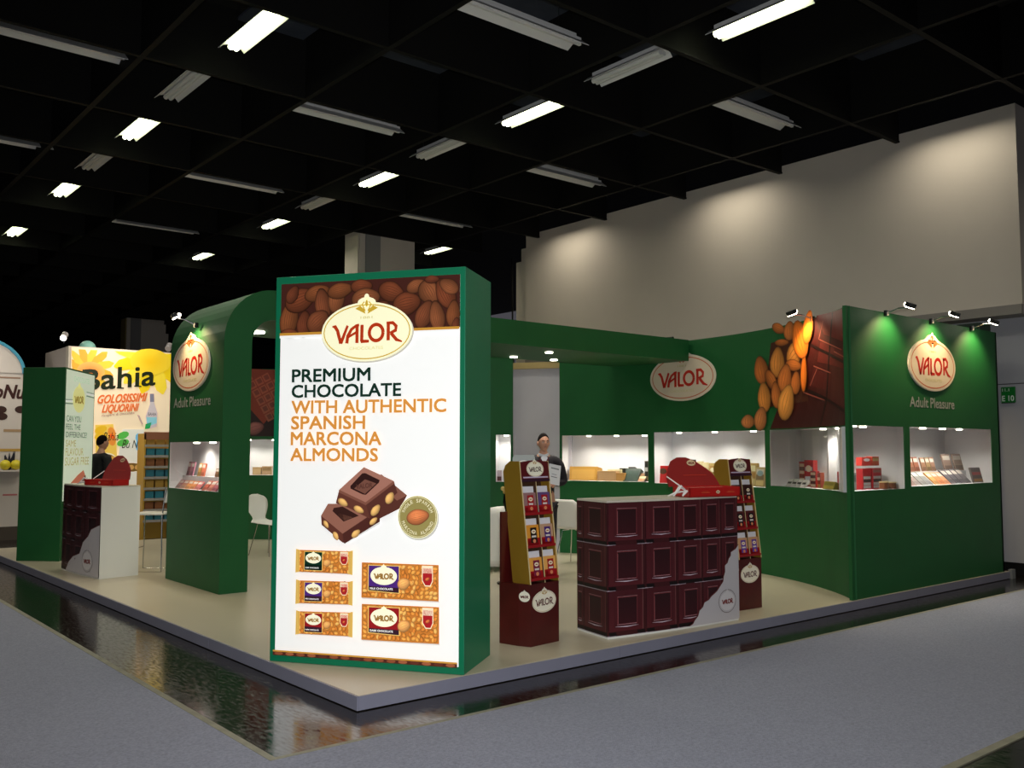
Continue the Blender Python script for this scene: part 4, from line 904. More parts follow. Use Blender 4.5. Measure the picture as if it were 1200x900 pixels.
item('chocolate_box', RS, .16, 956.5, 550, 961.5, 568, z3_, (150, 60, 44), 'narrow brown and gold box right of the small red box', G, .05, 0, [GD, (150, 60, 44), CR_, (130, 60, 44)])
for k in range(4):
    item('chocolate_bag', RS, .12, 920.5+k*5.6, 559, 925.5+k*5.6, 567.5, z3_, (190, 188, 180), ['first', 'second', 'third', 'fourth'][k]+' small black and white bag from the left in the row', G, .03, 35, [(206, 204, 198), (60, 56, 50), (206, 204, 198)], 'bag')
item('gift_basket', RS, .1, 963.5, 560, 976, 569, z3_, (140, 124, 40), 'olive green wrapped box low in the window left of the corner', G, .07, 20, [(160, 140, 50), (120, 108, 40)], 'box')
item('chocolate_box', RS, .17, 981, 546, 985.5, 567, z3_, (176, 30, 36), 'red edged box against the divider left of the corner', G, .03, 0, [(176, 30, 36)])
item('chocolate_box', RS, .13, 985.5, 546.5, 991, 569, z3_, (176, 178, 176), 'silver box beside the red edged one at the corner', G, .03, 0, [(206, 208, 206), (150, 150, 144), (206, 208, 206)])
z4_ = 1.25; G = 'goods in the small corner window'
item('chocolate_box', FB, .14, 1011, 546.5, 1021, 571, z4_, (176, 30, 34), 'lower left silver and red box in the corner window stack', G, .08, 0, [(206, 206, 206), (206, 206, 206), (40, 30, 28), (206, 206, 206), (170, 28, 34), (170, 28, 34)][::1])
item('chocolate_box', FB, .14, 1022.5, 546.5, 1033, 571, z4_, (172, 28, 34), 'lower right silver and red box in the corner window stack', G, .08, 0, [(206, 206, 206), (206, 206, 206), (40, 30, 28), (206, 206, 206), (170, 28, 34), (140, 100, 90)])
zt_ = shift(FB, .14).px(1016, 546)[1]
item('chocolate_box', FB, .14, 1010, 536, 1021, 546, zt_, (196, 52, 40), 'red box with big silver oval on top of the stack', G, .07, 0, [], None, (220, 222, 224))
item('chocolate_box', FB, .14, 1022, 535.5, 1030, 546, zt_, (196, 70, 46), 'orange red box on top of the stack at its right', G, .07, 0, [(206, 90, 60), (190, 160, 110)])
item('chocolate_box', FB, .14, 999.5, 549, 1003.5, 569, z4_, (150, 156, 154), 'grey narrow box against the left edge of the corner window', G, .02, 0, [(180, 184, 182), (120, 126, 124)])
for k in range(5):
    item('chocolate_bar', FB, .30-k*.045, 1033+k*4.3, 553+k*2.3, 1037.5+k*4.3, 569.5, z4_, (150, 146, 150), ['first', 'second', 'third', 'fourth', 'fifth'][k]+' grey bar from the left in the fan beside the stack', G, .015, 40, [(110, 100, 104), (176, 174, 176)], None)
for k in range(2):
    item('chocolate_tin', FB, .1, 1034+k*9, 563+k*1, 1041+k*9, 570.5, z4_, (120, 70, 40), ['left', 'right'][k]+' round cream lidded tin at the front of the corner window', G, .07, 0, [(220, 200, 150)], 'tin', None, 1)
z5_ = 1.27; G = 'bars in the right end window'
def bars(S, d, xs, y0, y1, w_, z, cols, names, lean, sl=(200, 190, 180), t=.015):
    for x, c, nm in zip(xs, cols, names): item('chocolate_bar', S, d, x, y0, x+w_, y1, z, c, nm, G, t, lean, [(c[0]*.75, c[1]*.75, c[2]*.75), c, sl])
def riser(S, d, x0, x1, y, z, parent, dp=.14):
    Q = shift(S, d); a, b2 = Q.px(x0, y), Q.px(x1, y); A, B = Q.at(a[0], 0), Q.at(b2[0], 0); r = B-A; bk = Vector((-r.y, r.x, 0)).normalized()
    q = MB(); q.obox((A.x, A.y, z+.001), r, bk*dp, (0, 0, a[1]-z)); q.build('display_riser', WHITE, parent); return a[1]
zr = riser(FB, .34, 1066, 1136, 553, z5_, blk)
bars(FB, .36, (1067, 1073), 536, 553, 5.4, zr, ((150, 96, 70), (146, 88, 66)), ('first brown bar of the upper row, left in the right end window', 'second brown bar of the upper row, left in the right end window'), 14)
bars(FB, .36, (1081.5, 1087, 1092.3), 537, 553, 4.9, zr, ((150, 110, 84), (136, 110, 76), (146, 110, 90)), ('left of the three joined brown bars in the upper row', 'middle of the three joined brown bars in the upper row', 'right of the three joined brown bars in the upper row'), 14)
bars(FB, .36, (1107.5, 1120), 534, 553, 9.6, zr, ((140, 116, 104), (146, 124, 110)), ('left wide taupe bar at the back of the right end window', 'right wide taupe bar at the back of the right end window'), 14)
bars(FB, .12, (1068, 1074.5, 1081.5, 1088), 554, 569.5, 6, z5_, ((130, 84, 60), (120, 96, 84), (112, 108, 100), (108, 108, 106)), ('brown bar at the lower left corner of the right end window', 'second dull brown bar in the lower row of the right end window', 'third greyish bar in the lower row of the right end window', 'fourth grey bar with a glint, left of the orange bars'), 48)
bars(FB, .12, (1097, 1103, 1109), 554, 567.5, 5.6, z5_, ((206, 140, 60), (214, 120, 60), (200, 130, 90)), ('left orange bar low in the right end window', 'middle orange bar low in the right end window', 'right orange bar low in the right end window'), 48)
bars(FB, .13, (1115.5, 1121.5, 1127.5, 1133.5), 549.5, 565.5, 5.4, z5_, ((96, 90, 94), (90, 86, 92), (104, 98, 102), (96, 92, 94)), ('first of four dark grey bars right of the orange ones', 'second of four dark grey bars right of the orange ones', 'third of four dark grey bars right of the orange ones', 'fourth of the dark grey bars, next to the book like box'), 45)
item('chocolate_box', FB, .12, 1141, 546, 1152.5, 563.5, z5_, (84, 74, 70), 'dark grey box with red mark at the right end window', G, .02, 14, [(150, 110, 60), (84, 74, 70), (150, 60, 60), (84, 74, 70)])
G = 'bars in the portal window'; z6_ = 1.22
zr = riser(SL, .15, 214, 256, 557, z6_, portal, .12)
bars(SL, .16, (218.3, 222.3), 541, 557, 3.4, zr, ((140, 90, 96), (150, 96, 110)), ('left mauve bar standing in the arched portal window', 'right mauve bar standing in the arched portal window'), 12)
bars(SL, .16, (231, 235.2), 541, 556, 3.6, zr, ((176, 130, 70), (206, 110, 80)), ('tan bar standing in the arched portal window', 'salmon bar standing in the arched portal window'), 12)
bars(SL, .16, (251.5,), 547, 557, 4, zr, ((130, 90, 60),), ('short brown bar at the right edge of the portal window',), 12)
bars(SL, .06, (205, 210.5, 216, 221.5, 227), 559, 568, 5, z6_, ((170, 110, 110), (180, 120, 90), (206, 130, 60), (200, 120, 60), (186, 96, 96)), tuple(w_+' small bar from the left in the lower row of the portal window' for w_ in ('first', 'second', 'third', 'fourth', 'fifth')), 40)
bars(SL, .04, (236, 241.5, 247), 564, 575, 5, z6_, ((170, 70, 40), (190, 110, 90), (176, 90, 100)), ('rust coloured bar low right in the portal window', 'pink brown bar beside the rust coloured one', 'rosy bar in the lower right corner of the portal window'), 40)
G = 'goods in the inner left window'
item('cookie_box', IW, .2, 296, 545, 306, 554, 1.235, (196, 160, 110), 'tan box seen through the arch, left in the inner window', G, .1, 0, [(210, 176, 130)], 'box')
item('cookie_box', IW, .2, 307, 544, 318, 554, 1.235, (176, 140, 100), 'brown tan box seen through the arch, right in the inner window', G, .1, 0, [(190, 156, 120), (150, 120, 80)], 'box')
item('chocolate_figure', RS, .12, 582, 548, 588, 561, ZW0-.05, (196, 176, 180), 'small pale and brown box in the narrow window left of the door', 'goods in the narrow window', .04, 0, [(90, 50, 50), (200, 180, 190)])
# ================================================================== arm spotlights
def arm_spot(label, base, head, aim, knob=None):
    base, head, aim = Vector(base), Vector(head), Vector(aim)
    t = thing('arm_spotlight', label, 'spotlight', tuple(base)); q = MB(); q.tube([base-Vector((0, 0, .03)), base+Vector((0, 0, .03))], .03, 10); q.build('clamp', DARKM, t)
    q = MB(); q.tube([base, base*.5+head*.5+Vector((0, 0, .02)), head], .008, 6); q.build('arm', CHROME, t)
    d = (aim-head).normalized(); s = d.cross(Vector((0, 0, 1))).normalized(); u = s.cross(d)
    q = MB(); q.obox(head-s*.075-u*.03-d*.045, s*.15, u*.07, d*.05); q.build('head', DARKM, t, bevel=.006)
    q = MB(); q.obox(head-s*.068-u*.024+d*.004, s*.136, u*.056, d*.008); q.build('lamp_glass', BULB, t)
    q = MB(); q.ball(head+u*.06-d*.01, .022, 8, 6); q.build('halogen_bulb', BULB, t)
    light('spot_light', 'SPOT', tuple(head+d*.03), tuple(aim), HALO_W*10, (1, .76, .40), .03, angle=118, blend=.7)
for (x, xl), lb in zip(((9.994, 0), (11.056, 0), (12.117, 0)), ('arm spotlight nearest the corner above the right block', 'middle arm spotlight above the oval sign on the right block', 'arm spotlight at the far right end of the right block')):
    arm_spot(lb, (x, 5.40, 3.25), (x+.02, 5.13, 3.29), (x, 5.42, 2.75))
p = RS.at(th2u(-30.3), 3.25, .0); n_ = (Vector((5.69, 8.6, 0))-Vector((p.x, p.y, 0))).normalized(); arm_spot('arm spotlight over the almond picture', p, p+n_*.26+Vector((0, 0, .05)), p-Vector((0, 0, .5)))
p = RS.at(th2u(1.8), 3.24, .0); n_ = (Vector((5.69, 8.6, 0))-Vector((p.x, p.y, 0))).normalized(); arm_spot('arm spotlight over the oval sign on the curved wall', p, p+n_*.30+Vector((0, 0, .0)), p-Vector((0, 0, .5)))
arm_spot('arm spotlight over the oval sign of the arched portal', (4.11, 10.88, 3.17), (3.88, 10.95, 3.25), (4.13, 10.88, 2.7))
# ================================================================== chairs
def chair(label, loc, rz, seat=.46, kind='chair', waist=.55):
    t = thing(kind, label, 'chair', loc); t.rotation_euler = (0, 0, rz); L = Vector(loc)
    def B(q, nm, m, **k):
        q.v = [tuple(Vector(v)+L) for v in q.v]; return q.build(nm, m, t, **k)
    q = MB()
    def f(u, v):
        w_ = .21; y = .2; z = seat
        if v < .5: s = v/.5; y = .21-.4*s; z = seat-.012*math.sin(math.pi*s)-(.03*(1-s)**3); w_ = .215-.03*(1-s)**2
        elif v < .62: s = (v-.5)/.12; y = -.19-.05*math.sin(s*1.57); z = seat+.05*(1-math.cos(s*1.57)); w_ = .215-(.215-.215*waist)*s
        else: s = (v-.62)/.38; y = -.24-.10*s; z = seat+.05+.36*s; wn = .215*waist; w_ = wn+(.23-wn)*math.sin(min(s*1.5, 1)*1.57) if s < .7 else .23*max(.02, 1-((s-.7)/.31)**2)**(.5 if waist < .7 else .12)
        x = (u*2-1)*w_; return (x, y+.02*(u*2-1)**2, z)
    q.grid(f, 8, 28); B(q, 'seat_shell', PLASTIC, smooth=True, solid=.01)
    for sx in (-1, 1):
        for y0_, y1_ in ((.12, .2), (-.12, -.22)):
            q = MB(); q.tube([(sx*.05, y0_*.6, seat-.02), (sx*.13, y0_, seat-.03), (sx*.2, y1_, .0)], .008, 6); B(q, 'leg', CHROME)
    return t
def stool(label, loc, rz):
    t = thing('bar_stool', label, 'stool', loc); t.rotation_euler = (0, 0, rz); L = Vector(loc)
    def B(q, nm, m, **k):
        q.v = [tuple(Vector(v)+L) for v in q.v]; return q.build(nm, m, t, **k)
    q = MB(); q.box((0, 0, .755), (.38, .38, .03)); B(q, 'seat', PLASTIC, bevel=.012)
    q = MB(); q.obox((-.16, -.2, .9), (.32, 0, 0), (0, -.02, 0), (0, -.05, .22)); B(q, 'backrest', PLASTIC, bevel=.006)
    for sx in (-1, 1):
        q = MB(); q.tube([(sx*.15, -.22, 1.1), (sx*.16, -.18, .74), (sx*.2, -.2, .012), (sx*.2, .2, .012), (sx*.16, .17, .74)], .009, 6); B(q, 'side_frame', CHROME)
    q = MB(); q.tube([(-.18, .19, .3), (.18, .19, .3)], .008, 6); q.tube([(-.16, -.205, .9), (.16, -.205, .9)], .008, 6); B(q, 'footrest', CHROME)
stool('white bar stool with chrome frame between the left counter and the arch', (4.25, 12.60, PT), math.radians(50))
chair('white waisted chair seen through the arched portal', (6.25, 13.35, PT), math.radians(200), .5)
chair('white chair between the near floor display and the chocolate counter', (9.08, 9.6, PT), math.radians(-75), .5, waist=.9)
# round white table edge in the left half
t = thing('round_table', 'small round white table beside the waisted chair in the arch', 'table', (5.52, 13.85, PT)); q = MB(); q.tube([(5.52, 13.85, .82), (5.52, 13.85, .85)], .3, 28); q.build('table_top', PLASTIC, t, bevel=.006)
q = MB(); q.tube([(5.52, 13.85, .12), (5.52, 13.85, .82)], .025, 10); q.build('column', CHROME, t); q = MB(); q.tube([(5.52, 13.85, .1), (5.52, 13.85, .115)], .2, 24); q.build('foot', CHROME, t)
# white tub armchair right behind the tower
t = thing('tub_armchair', 'white tub armchair with rounded back just right of the tall sign', 'chair', (7.85, 10.0, PT)); c = Vector((7.85, 10.0, 0)); q = MB()
def tub(u, v):
    a = math.radians(150+240*u); R_ = .34+.02*v; top = .95-.28*abs(2*u-1)**2.2; return (c.x+R_*math.cos(a), c.y-.0+R_*math.sin(a), .16+(top-.16)*v)
q.grid(tub, 24, 8); q.build('shell', PLASTIC, t, smooth=True, solid=.03)
q = MB(); q.tube([(c.x, c.y, .4), (c.x, c.y, .5)], .3, 24); q.build('seat', PLASTIC, t, bevel=.02)
q = MB(); q.tube([(c.x, c.y, .115), (c.x, c.y, .4)], .03, 8); q.build('column', CHROME, t)
for k in range(4):
    a = k*math.pi/2+.5; q = MB(); q.tube([(c.x, c.y, .16), (c.x+.3*math.cos(a), c.y+.3*math.sin(a), .115)], .012, 6); q.build('foot', CHROME, t)
# ================================================================== people
SKIN = mat('skin', (206, 152, 126), .5, var=.05); HAIR = mat('dark_hair', (22, 16, 13), .9, spec=.1, bump=.4, bscale=90)
def person(label, loc, rz, h=1.78, arms=None, top=(26, 22, 30), legs=(34, 30, 36), collar=True, hands=True, turn=0):
    s = h/1.78; T = thing('person', label, 'person', loc); T.rotation_euler = (0, 0, rz); T.scale = (s, s, s)
    def mesh_obj(name, vs, es, rs, m, sub=1, parent=T):
        me = bpy.data.meshes.new(name); me.from_pydata(vs, es, []); me.materials.append(m); o = bpy.data.objects.new(name, me); COL.objects.link(o); o.parent = parent
        sk = o.modifiers.new('skin', 'SKIN'); sk.use_smooth_shade = True; ly = me.skin_vertices or None
        if not me.skin_vertices: bpy.context.view_layer.objects.active = o
        if len(me.skin_vertices) == 0: me.attributes
        lay = me.skin_vertices[0].data
        for d, r_ in zip(lay, rs): d.radius = r_ if isinstance(r_, tuple) else (r_, r_)
        lay[0].use_root = True
        a = o.modifiers.new('sub', 'SUBSURF'); a.levels = a.render_levels = sub; return o
    A = arms or {'r': [(-.2, 0, 1.44), (-.25, -.02, 1.16), (-.24, .05, .9)], 'l': [(.2, 0, 1.44), (.25, -.02, 1.16), (.24, .05, .9)]}
    # one body: trunk, legs, arms, neck, hands
    vs = [(0, 0, .96), (0, -.01, 1.14), (0, 0, 1.34), (0, -.01, 1.47), (0, 0, 1.55), (0, .015, 1.62)]; es = [(0, 1), (1, 2), (2, 3), (3, 4), (4, 5)]; rs = [(.14, .11), (.13, .1), (.15, .11), (.075, .07), .052, .055]
    def chain(pts, rr_, root):
        k = len(vs); prev = root
        for p, r_ in zip(pts, rr_): vs.append(tuple(p)); rs.append(r_); es.append((prev, len(vs)-1)); prev = len(vs)-1
        return prev
    for sx in (-1, 1):
        chain([(sx*.09, 0, .88), (sx*.1, .015, .5), (sx*.1, -.02, .09), (sx*.115, .12, .035)], [.085, .055, .036, .03], 0)
    for sd in 'rl':
        a = [Vector(p) for p in A[sd]]; e = chain(a, [.055, .04, .026], 3)
        if hands:
            d = (a[2]-a[1]).normalized(); sidev = d.cross(Vector((0, 1, .3))).normalized(); palm = a[2]+d*.07
            pk = chain([a[2]+d*.03, palm], [.024, .028], e)
            for i, off in enumerate((-.028, -.01, .01, .028)):
                b0 = palm+sidev*off; L = (.036, .042, .04, .032)[i]; cur = sidev.cross(d)*(-.5)
                chain([b0+d*.02, b0+d*(.02+L)+cur*.015, b0+d*(.02+L*1.5)+cur*.045], [.0095, .009, .008], pk)
            tb = a[2]+d*.03+sidev*-.03; chain([tb, tb+d*.03+sidev*-.015, tb+d*.055+sidev*-.012], [.012, .0105, .009], pk-1)
    body = mesh_obj('body', vs, es, rs, SKIN)
    # head
    q = MB(); H = Vector((0, .02, 1.685)); ct, st = math.cos(turn), math.sin(turn)
    def hd_(u, v):
        ph = math.pi*v; th = 2*math.pi*u; x = .074*math.sin(ph)*math.sin(th); y = .092*math.sin(ph)*math.cos(th); z = .118*math.cos(ph)
        if z < 0: k = 1-.32*(-z/.118)**1.5; x *= k; y = y*(1-.12*(-z/.118)) + (.012*(-z/.118) if y > 0 else .02*(-z/.118))
        f_ = max(0, math.cos(th))*math.sin(ph)
        if f_ > .3:
            y += .024*math.exp(-((x/.014)**2+((z+.015)/.022)**2)); y += .008*math.exp(-((x/.05)**2+((z-.03)/.01)**2)); y -= .012*math.exp(-(((abs(x)-.03)/.014)**2+((z-.008)/.012)**2)); y += .007*math.exp(-((x/.022)**2+((z+.055)/.01)**2)); y += .008*math.exp(-((x/.025)**2+((z+.1)/.015)**2))
        return (H.x+x*ct-y*st, H.y+x*st+y*ct, H.z+z)
    q.grid(hd_, 40, 30)
    for sx in (-1, 1): 
        e = Vector((sx*.076, -.005, -.005)); c = H+Vector((e.x*ct-e.y*st, e.x*st+e.y*ct, e.z)); q.ball(tuple(c), (.012, .018, .03), 8, 6)
    q.build('head', SKIN, None, smooth=True).parent = body
    def hp(x, y, z): return H+Vector((x*ct-y*st, x*st+y*ct, z))
    q = MB(); 
    for sx in (-1, 1): q.ball(tuple(hp(sx*.03, .078, .008)), (.011, .009, .007), 8, 6)
    q.build('eyes', mat('eye_white', (216, 210, 204), .2), None, smooth=True).parent = body
    q = MB()
    for sx in (-1, 1): q.ball(tuple(hp(sx*.03, .0865, .008)), .0048, 8, 6); q.tube([hp(sx*.014, .094, .026), hp(sx*.032, .092, .031), hp(sx*.05, .08, .026)], [.003, .004, .002], 6)
    q.build('eyebrows', HAIR, None).parent = body
    q = MB(); q.tube([hp(-.022, .086, -.056), hp(0, .097, -.054), hp(.022, .086, -.056)], [.002, .006, .002], 6); q.build('mouth', mat('lips', (156, 90, 80), .5), None, smooth=True).parent = body
    q = MB()
    def hr(u, v):
        th = 2*math.pi*u; f_ = (1+math.cos(th))/2; lim = .62-.34*f_**1.3; ph = math.pi*v*lim; g = 1+.09*(1-v**4)-.01
        x = .0755*g*math.sin(ph)*math.sin(th); y = .0935*g*math.sin(ph)*math.cos(th)-.003; z = .119*g*math.cos(ph); return tuple(hp(x, y, z))
    q.grid(hr, 32, 14); q.build('hair', HAIR, None, smooth=True).parent = body
    # clothes
    TOP = mat('clothes_%d_%d_%d' % top, top, .85, bump=.2, bscale=60); LEG = mat('clothes_%d_%d_%d' % legs, legs, .85, bump=.1)
    vs = [(0, 0, .92), (0, -.01, 1.14), (0, 0, 1.34), (0, -.01, 1.475), (0, -.002, 1.532)]; es = [(0, 1), (1, 2), (2, 3), (3, 4)]; rs = [(.17, .125), (.155, .12), (.175, .125), (.115, .09), .074]
    for sd in 'rl':
        a = [Vector(p) for p in A[sd]]; a[2] = a[1]+(a[2]-a[1])*.93; chain(a, [.078, .056, .04], 3)
    mesh_obj('jacket', vs, es, rs, TOP)
    vs = [(0, 0, .93)]; es = []; rs = [(.16, .12)]
    for sx in (-1, 1): chain([(sx*.095, 0, .84), (sx*.1, .012, .5), (sx*.1, -.01, .08)], [.1, .075, .055], 0)
    mesh_obj('trousers', vs, es, rs, LEG)
    for sx in (-1, 1):
        q = MB(); q.ball((sx*.11, .05, .045), (.05, .14, .044), 12, 8); q.build('shoe', mat('shoe_leather', (18, 16, 16), .3), None, smooth=True).parent = T
    if collar:
        q = MB()
        def cl(u, v): a = 2*math.pi*u; r_ = .062+.014*(1-v); return (r_*math.sin(a), r_*math.cos(a)*.95+.002, 1.515+.035*v-.018*max(0, math.cos(a))**4)
        q.grid(cl, 20, 3); q.build('shirt_collar', mat('shirt_white', (216, 218, 226), .6), None, smooth=True, solid=.004).parent = T
        q = MB(); q.add([(-.045, .118, 1.49), (0, .135, 1.40), (.045, .118, 1.49), (0, .095, 1.53)], [(0, 1, 2, 3)]); q.build('shirt_front', mat('shirt_white', (216, 218, 226), .6), None, solid=.004).parent = T
        q = MB(); q.tube([(-.05, .10, 1.49), (-.035, .14, 1.3), (0, .15, 1.13), (.035, .14, 1.3), (.05, .10, 1.49)], .006, 6); q.build('lanyard', mat('lanyard_red', (120, 24, 50), .6), None).parent = T
    return T
ploc = pz(637, 672, PT)
face = math.atan2(-ploc.x, ploc.y)
man = person('man in a dark jersey and white collar standing behind the near floor display', (ploc.x, ploc.y, PT), math.pi+face+.1, 1.78,
    {'l': [(-.0+.2, 0, 1.44), (.27, -.02, 1.17), (.12, .22, 1.13)], 'r': [(-.2, 0, 1.44), (-.28, -.03, 1.17), (-.11, .22, 1.16)]}, turn=.2)
pl = pz(655, 600, PT)
# the sheet he holds
dirn = Vector((math.cos(-face*0), 0, 0)); cam_r = Vector((CR.x, CR.y, 0)).normalized(); toc = Vector((-ploc.x, -ploc.y, 0)).normalized()
pc = Vector((ploc.x, ploc.y, 0))+toc*.36
kx = (pc.length)/F_PX
sheet = thing('paper_sheet', 'white printed sheet held by the man in the dark jersey', 'paper', tuple(pc+cam_r*.1+Vector((0, 0, 1.25))))
dd = pc.dot(Vector((CF.x, CF.y, 0)).normalized())
def onp(x, y):
    d = ray(x, y); n_ = toc; t_ = n_.dot(pc-Vector((0, 0, CH)))/n_.dot(d); return d*t_+Vector((0, 0, CH))
tl, tr, br, bl = onp(643.5, 543), onp(657.5, 546), onp(655.5, 569.5), onp(641.5, 566)
q = MB(); q.add([tl, tr, br, bl]+[p-toc*.002 for p in (tl, tr, br, bl)], [(0, 1, 2, 3), (7, 6, 5, 4), (0, 4, 5, 1), (1, 5, 6, 2), (2, 6, 7, 3), (3, 7, 4, 0)]); q.build('paper', mat('paper_white', (222, 222, 226), .6), sheet)
Sl = Slab(bl, br-bl, tl-bl); P = Print(Sl, .002, .001); W_, H_ = (br-bl).length, (tl-bl).length
P.rect(W_*.2, H_*.78, W_*.85, H_*.84, (120, 126, 130)); P.rect(W_*.3, H_*.5, W_*.7, H_*.53, (150, 150, 154)); P.rect(W_*.25, H_*.36, W_*.75, H_*.4, (130, 130, 134)); P.build('printed_lines', INK, sheet)
person('dark haired man in a black suit in profile before the yellow poster wall', (4.56, 16.1, PT), math.radians(-75), 1.80, collar=False, top=(18, 18, 20), legs=(18, 18, 20))
# ================================================================== neighbour stand with the yellow poster
BW = Flat((4.73, 18.95), (1, 0))
nb = thing('yellow_poster_wall', 'neighbour stand wall with yellow flower poster reading Bahia', 'wall', (4.75, 19, 0))
q = MB(); q.box((6.18, 19.07, 1.98), (2.9, .2, 3.36)); q.build('poster_wall', mat('poster_board', (216, 206, 190), .6), nb)
q = MB(); q.box((4.76, 19.95, 1.98), (.05, 1.6, 3.36)); q.build('return_panel', mat('return_grey', (190, 178, 170), .6), nb)
q = MB(); q.box((6.18, 19.08, .15), (2.95, .24, .30)); q.build('black_plinth', BLACK, nb)
P = Print(BW, .005, .002); 
P.rect(.04, .32, 2.85, 3.64, (250, 234, 206), 1, 6, (250, 226, 190)); P.up()
for cx, cy, n, r0, r1, c, c2_ in ((102, 432, 12, 32, 5, (240, 196, 60), (244, 168, 50)), (180, 420, 12, 48, 8, (238, 204, 24), (244, 216, 60))):
    for k in range(n):
        a = 2*math.pi*k/n+.3; L = []
        for s_, w_ in ((.12, .2), (.5, 1), (.85, .8), (1, .1)): L.append((s_, w_))
        pts = [(cx+r0*s_*math.cos(a)-r1*w_*math.sin(a), cy+r0*.9*s_*math.sin(a)+r1*w_*math.cos(a)) for s_, w_ in L]+[(cx+r0*s_*math.cos(a)+r1*w_*math.sin(a), cy+r0*.9*s_*math.sin(a)-r1*w_*math.cos(a)) for s_, w_ in L[::-1]]
        pts = [(x, max(y, 409+.05*(x-84))) for x, y in pts]
        pts = [(min(max(x, 84), 208), y) for x, y in pts]; P.up(.3)
        P.poly([BW.px(*p) for p in pts], c if k % 2 else c2_)
P.up(); u, v = BW.px(106, 436); P.ell(u, v, .26, .2, (244, 176, 90), 20, cc=(238, 120, 50)); u, v = BW.px(176, 424); P.ell(u, v, .4, .26, (240, 206, 50), 24, cc=(236, 190, 20)); P.up()
def bt_(s, x0, yb, h, x1, c, bold=.0, shear=0, rise=None, y1=None):
    a = BW.px(x0, yb); t_ = BW.px(x0, yb-h); e = BW.px(x1, y1 if y1 else yb); P.text(s, a[0], a[1], t_[1]-a[1], c, e[0]-a[0], bold, shear, rise=(e[1]-a[1])/(e[0]-a[0]) if y1 else 0)
bt_('Bahia', 96, 458, 25, 181, (24, 34, 14), .02, y1=451)
# small serifs under and over the stems
for x, y in ((140.5, 454.8), (161, 452.8)):
    u, v = BW.px(x, y); P.rect(u-.07, v-.012, u+.07, v+.012, (24, 34, 14))
bt_('GOLOSISSIMI', 113, 473, 10, 169.5, (222, 112, 48), .03, .25, y1=470); bt_('LIQUORINI', 119, 483.5, 9, 160, (222, 112, 48), .03, .25, y1=481.5)
bt_('ricoperti di cioccolato', 119, 488.5, 3, 157, (90, 80, 60), .0, y1=485)
P.up()
# bottle and glass
P.poly([BW.px(*p) for p in ((175, 462), (179.5, 462), (180, 472), (184, 484), (183, 500), (172, 503), (170, 488), (175, 474))], (206, 196, 200)); P.up(); P.poly([BW.px(*p) for p in ((175, 461.5), (179.8, 461.5), (180, 471), (175.2, 471))], (130, 130, 150)); P.poly([BW.px(*p) for p in ((171, 489), (183, 489), (183, 496), (172, 500))], (140, 206, 220)); P.poly([BW.px(*p) for p in ((170, 497), (177, 495), (175, 502), (169, 503))], (40, 170, 90))
u, v = BW.px(173, 487); P.text('BAHIA', u, v, .06, (70, 60, 70), .16)
P.poly([BW.px(*p) for p in ((160, 486), (163, 493), (166, 498), (167, 497), (163, 487))], (190, 170, 160))
# bags on the poster
def bag(L, lw, c0_, body, band, filling, name, tx):
    P.poly([BW.px(*p) for p in L], body); P.up()
    x0, x1 = min(p[0] for p in L), max(p[0] for p in L); y0, y1 = min(p[1] for p in L), max(p[1] for p in L); h_ = y1-y0
    for k in range(4):
        a = k*1.5+.4; u, v = BW.px(x0+(x1-x0)*(.25+.5*(k % 2)), y0+h_*(.1+.06*k)); P.ell(u, v, .12, .07, c0_[k % len(c0_)], 10, rot=a)
    P.up(); u, v = BW.px((x0+x1)/2, y0+h_*.62); P.ell(u, v, (x1-x0)*.0068, .11, band, 20); P.up(); P.ell(u, v, (x1-x0)*.006, .085, (120, 90, 40), 18); P.up()
    for k in range(3): P.ell(u-.12+.12*k, v, .055, .05, filling, 10)
    a = BW.px(tx[0], tx[1]); P.text(name, a[0], a[1], .16, (50, 46, 30), tx[2], 0, .2); P.up(-3)
bag([(111, 498), (132, 497), (136, 520), (137, 560), (112, 562)], 1, [(238, 190, 40), (240, 150, 60)], (246, 206, 90), (250, 240, 210), (222, 170, 80), 'Bahia', (120, 516, .28))
bag([(143, 503), (168, 503), (172, 540), (171, 575), (134, 575), (137, 540)], 1, [(90, 190, 80), (120, 190, 230)], (232, 232, 220), (250, 245, 230), (206, 160, 90), 'Bu Nile', (142, 525, .42))
P.build('flower_poster', print_mat('lit_poster_ink', .28, .5), nb)
light('poster_light', 'AREA', (5.3, 17.9, 3.9), (5.9, 19, 2.2), 28, (1, .92, .8), .3, 2.2)
def small_spot(label, p, aim):
    t = thing('poster_spotlight', label, 'spotlight', p); p = Vector(p); q = MB(); q.tube([p-Vector((0, 0, .12)), p], .012, 6); q.build('stem', CHROME, t)
    d = (Vector(aim)-p).normalized(); q = MB(); q.tube([p-d*.12, p+d*.06], .06, 12); q.build('head', mat('spot_grey', (150, 144, 146), .4), t); q = MB(); q.tube([p+d*.062, p+d*.075], .05, 12); q.build('lamp_glass', BULB, t)
small_spot('small spotlight on the left corner of the yellow poster wall', (4.62, 18.9, 3.82), (4.3, 18.2, 3.4)); 
small_spot('small grey spotlight on the yellow poster wall beside the arch', (6.62, 18.95, 3.78), (6.9, 19.4, 4.1))
q = MB(); q.ball((5.15, 19.3, 3.66), (.16, .16, .16), 16, 10); tag(q.build('teal_dome', mat('teal_plastic', (110, 160, 150), .4), None, smooth=True), 'teal dome peeking over the top of the yellow poster wall', 'dome')
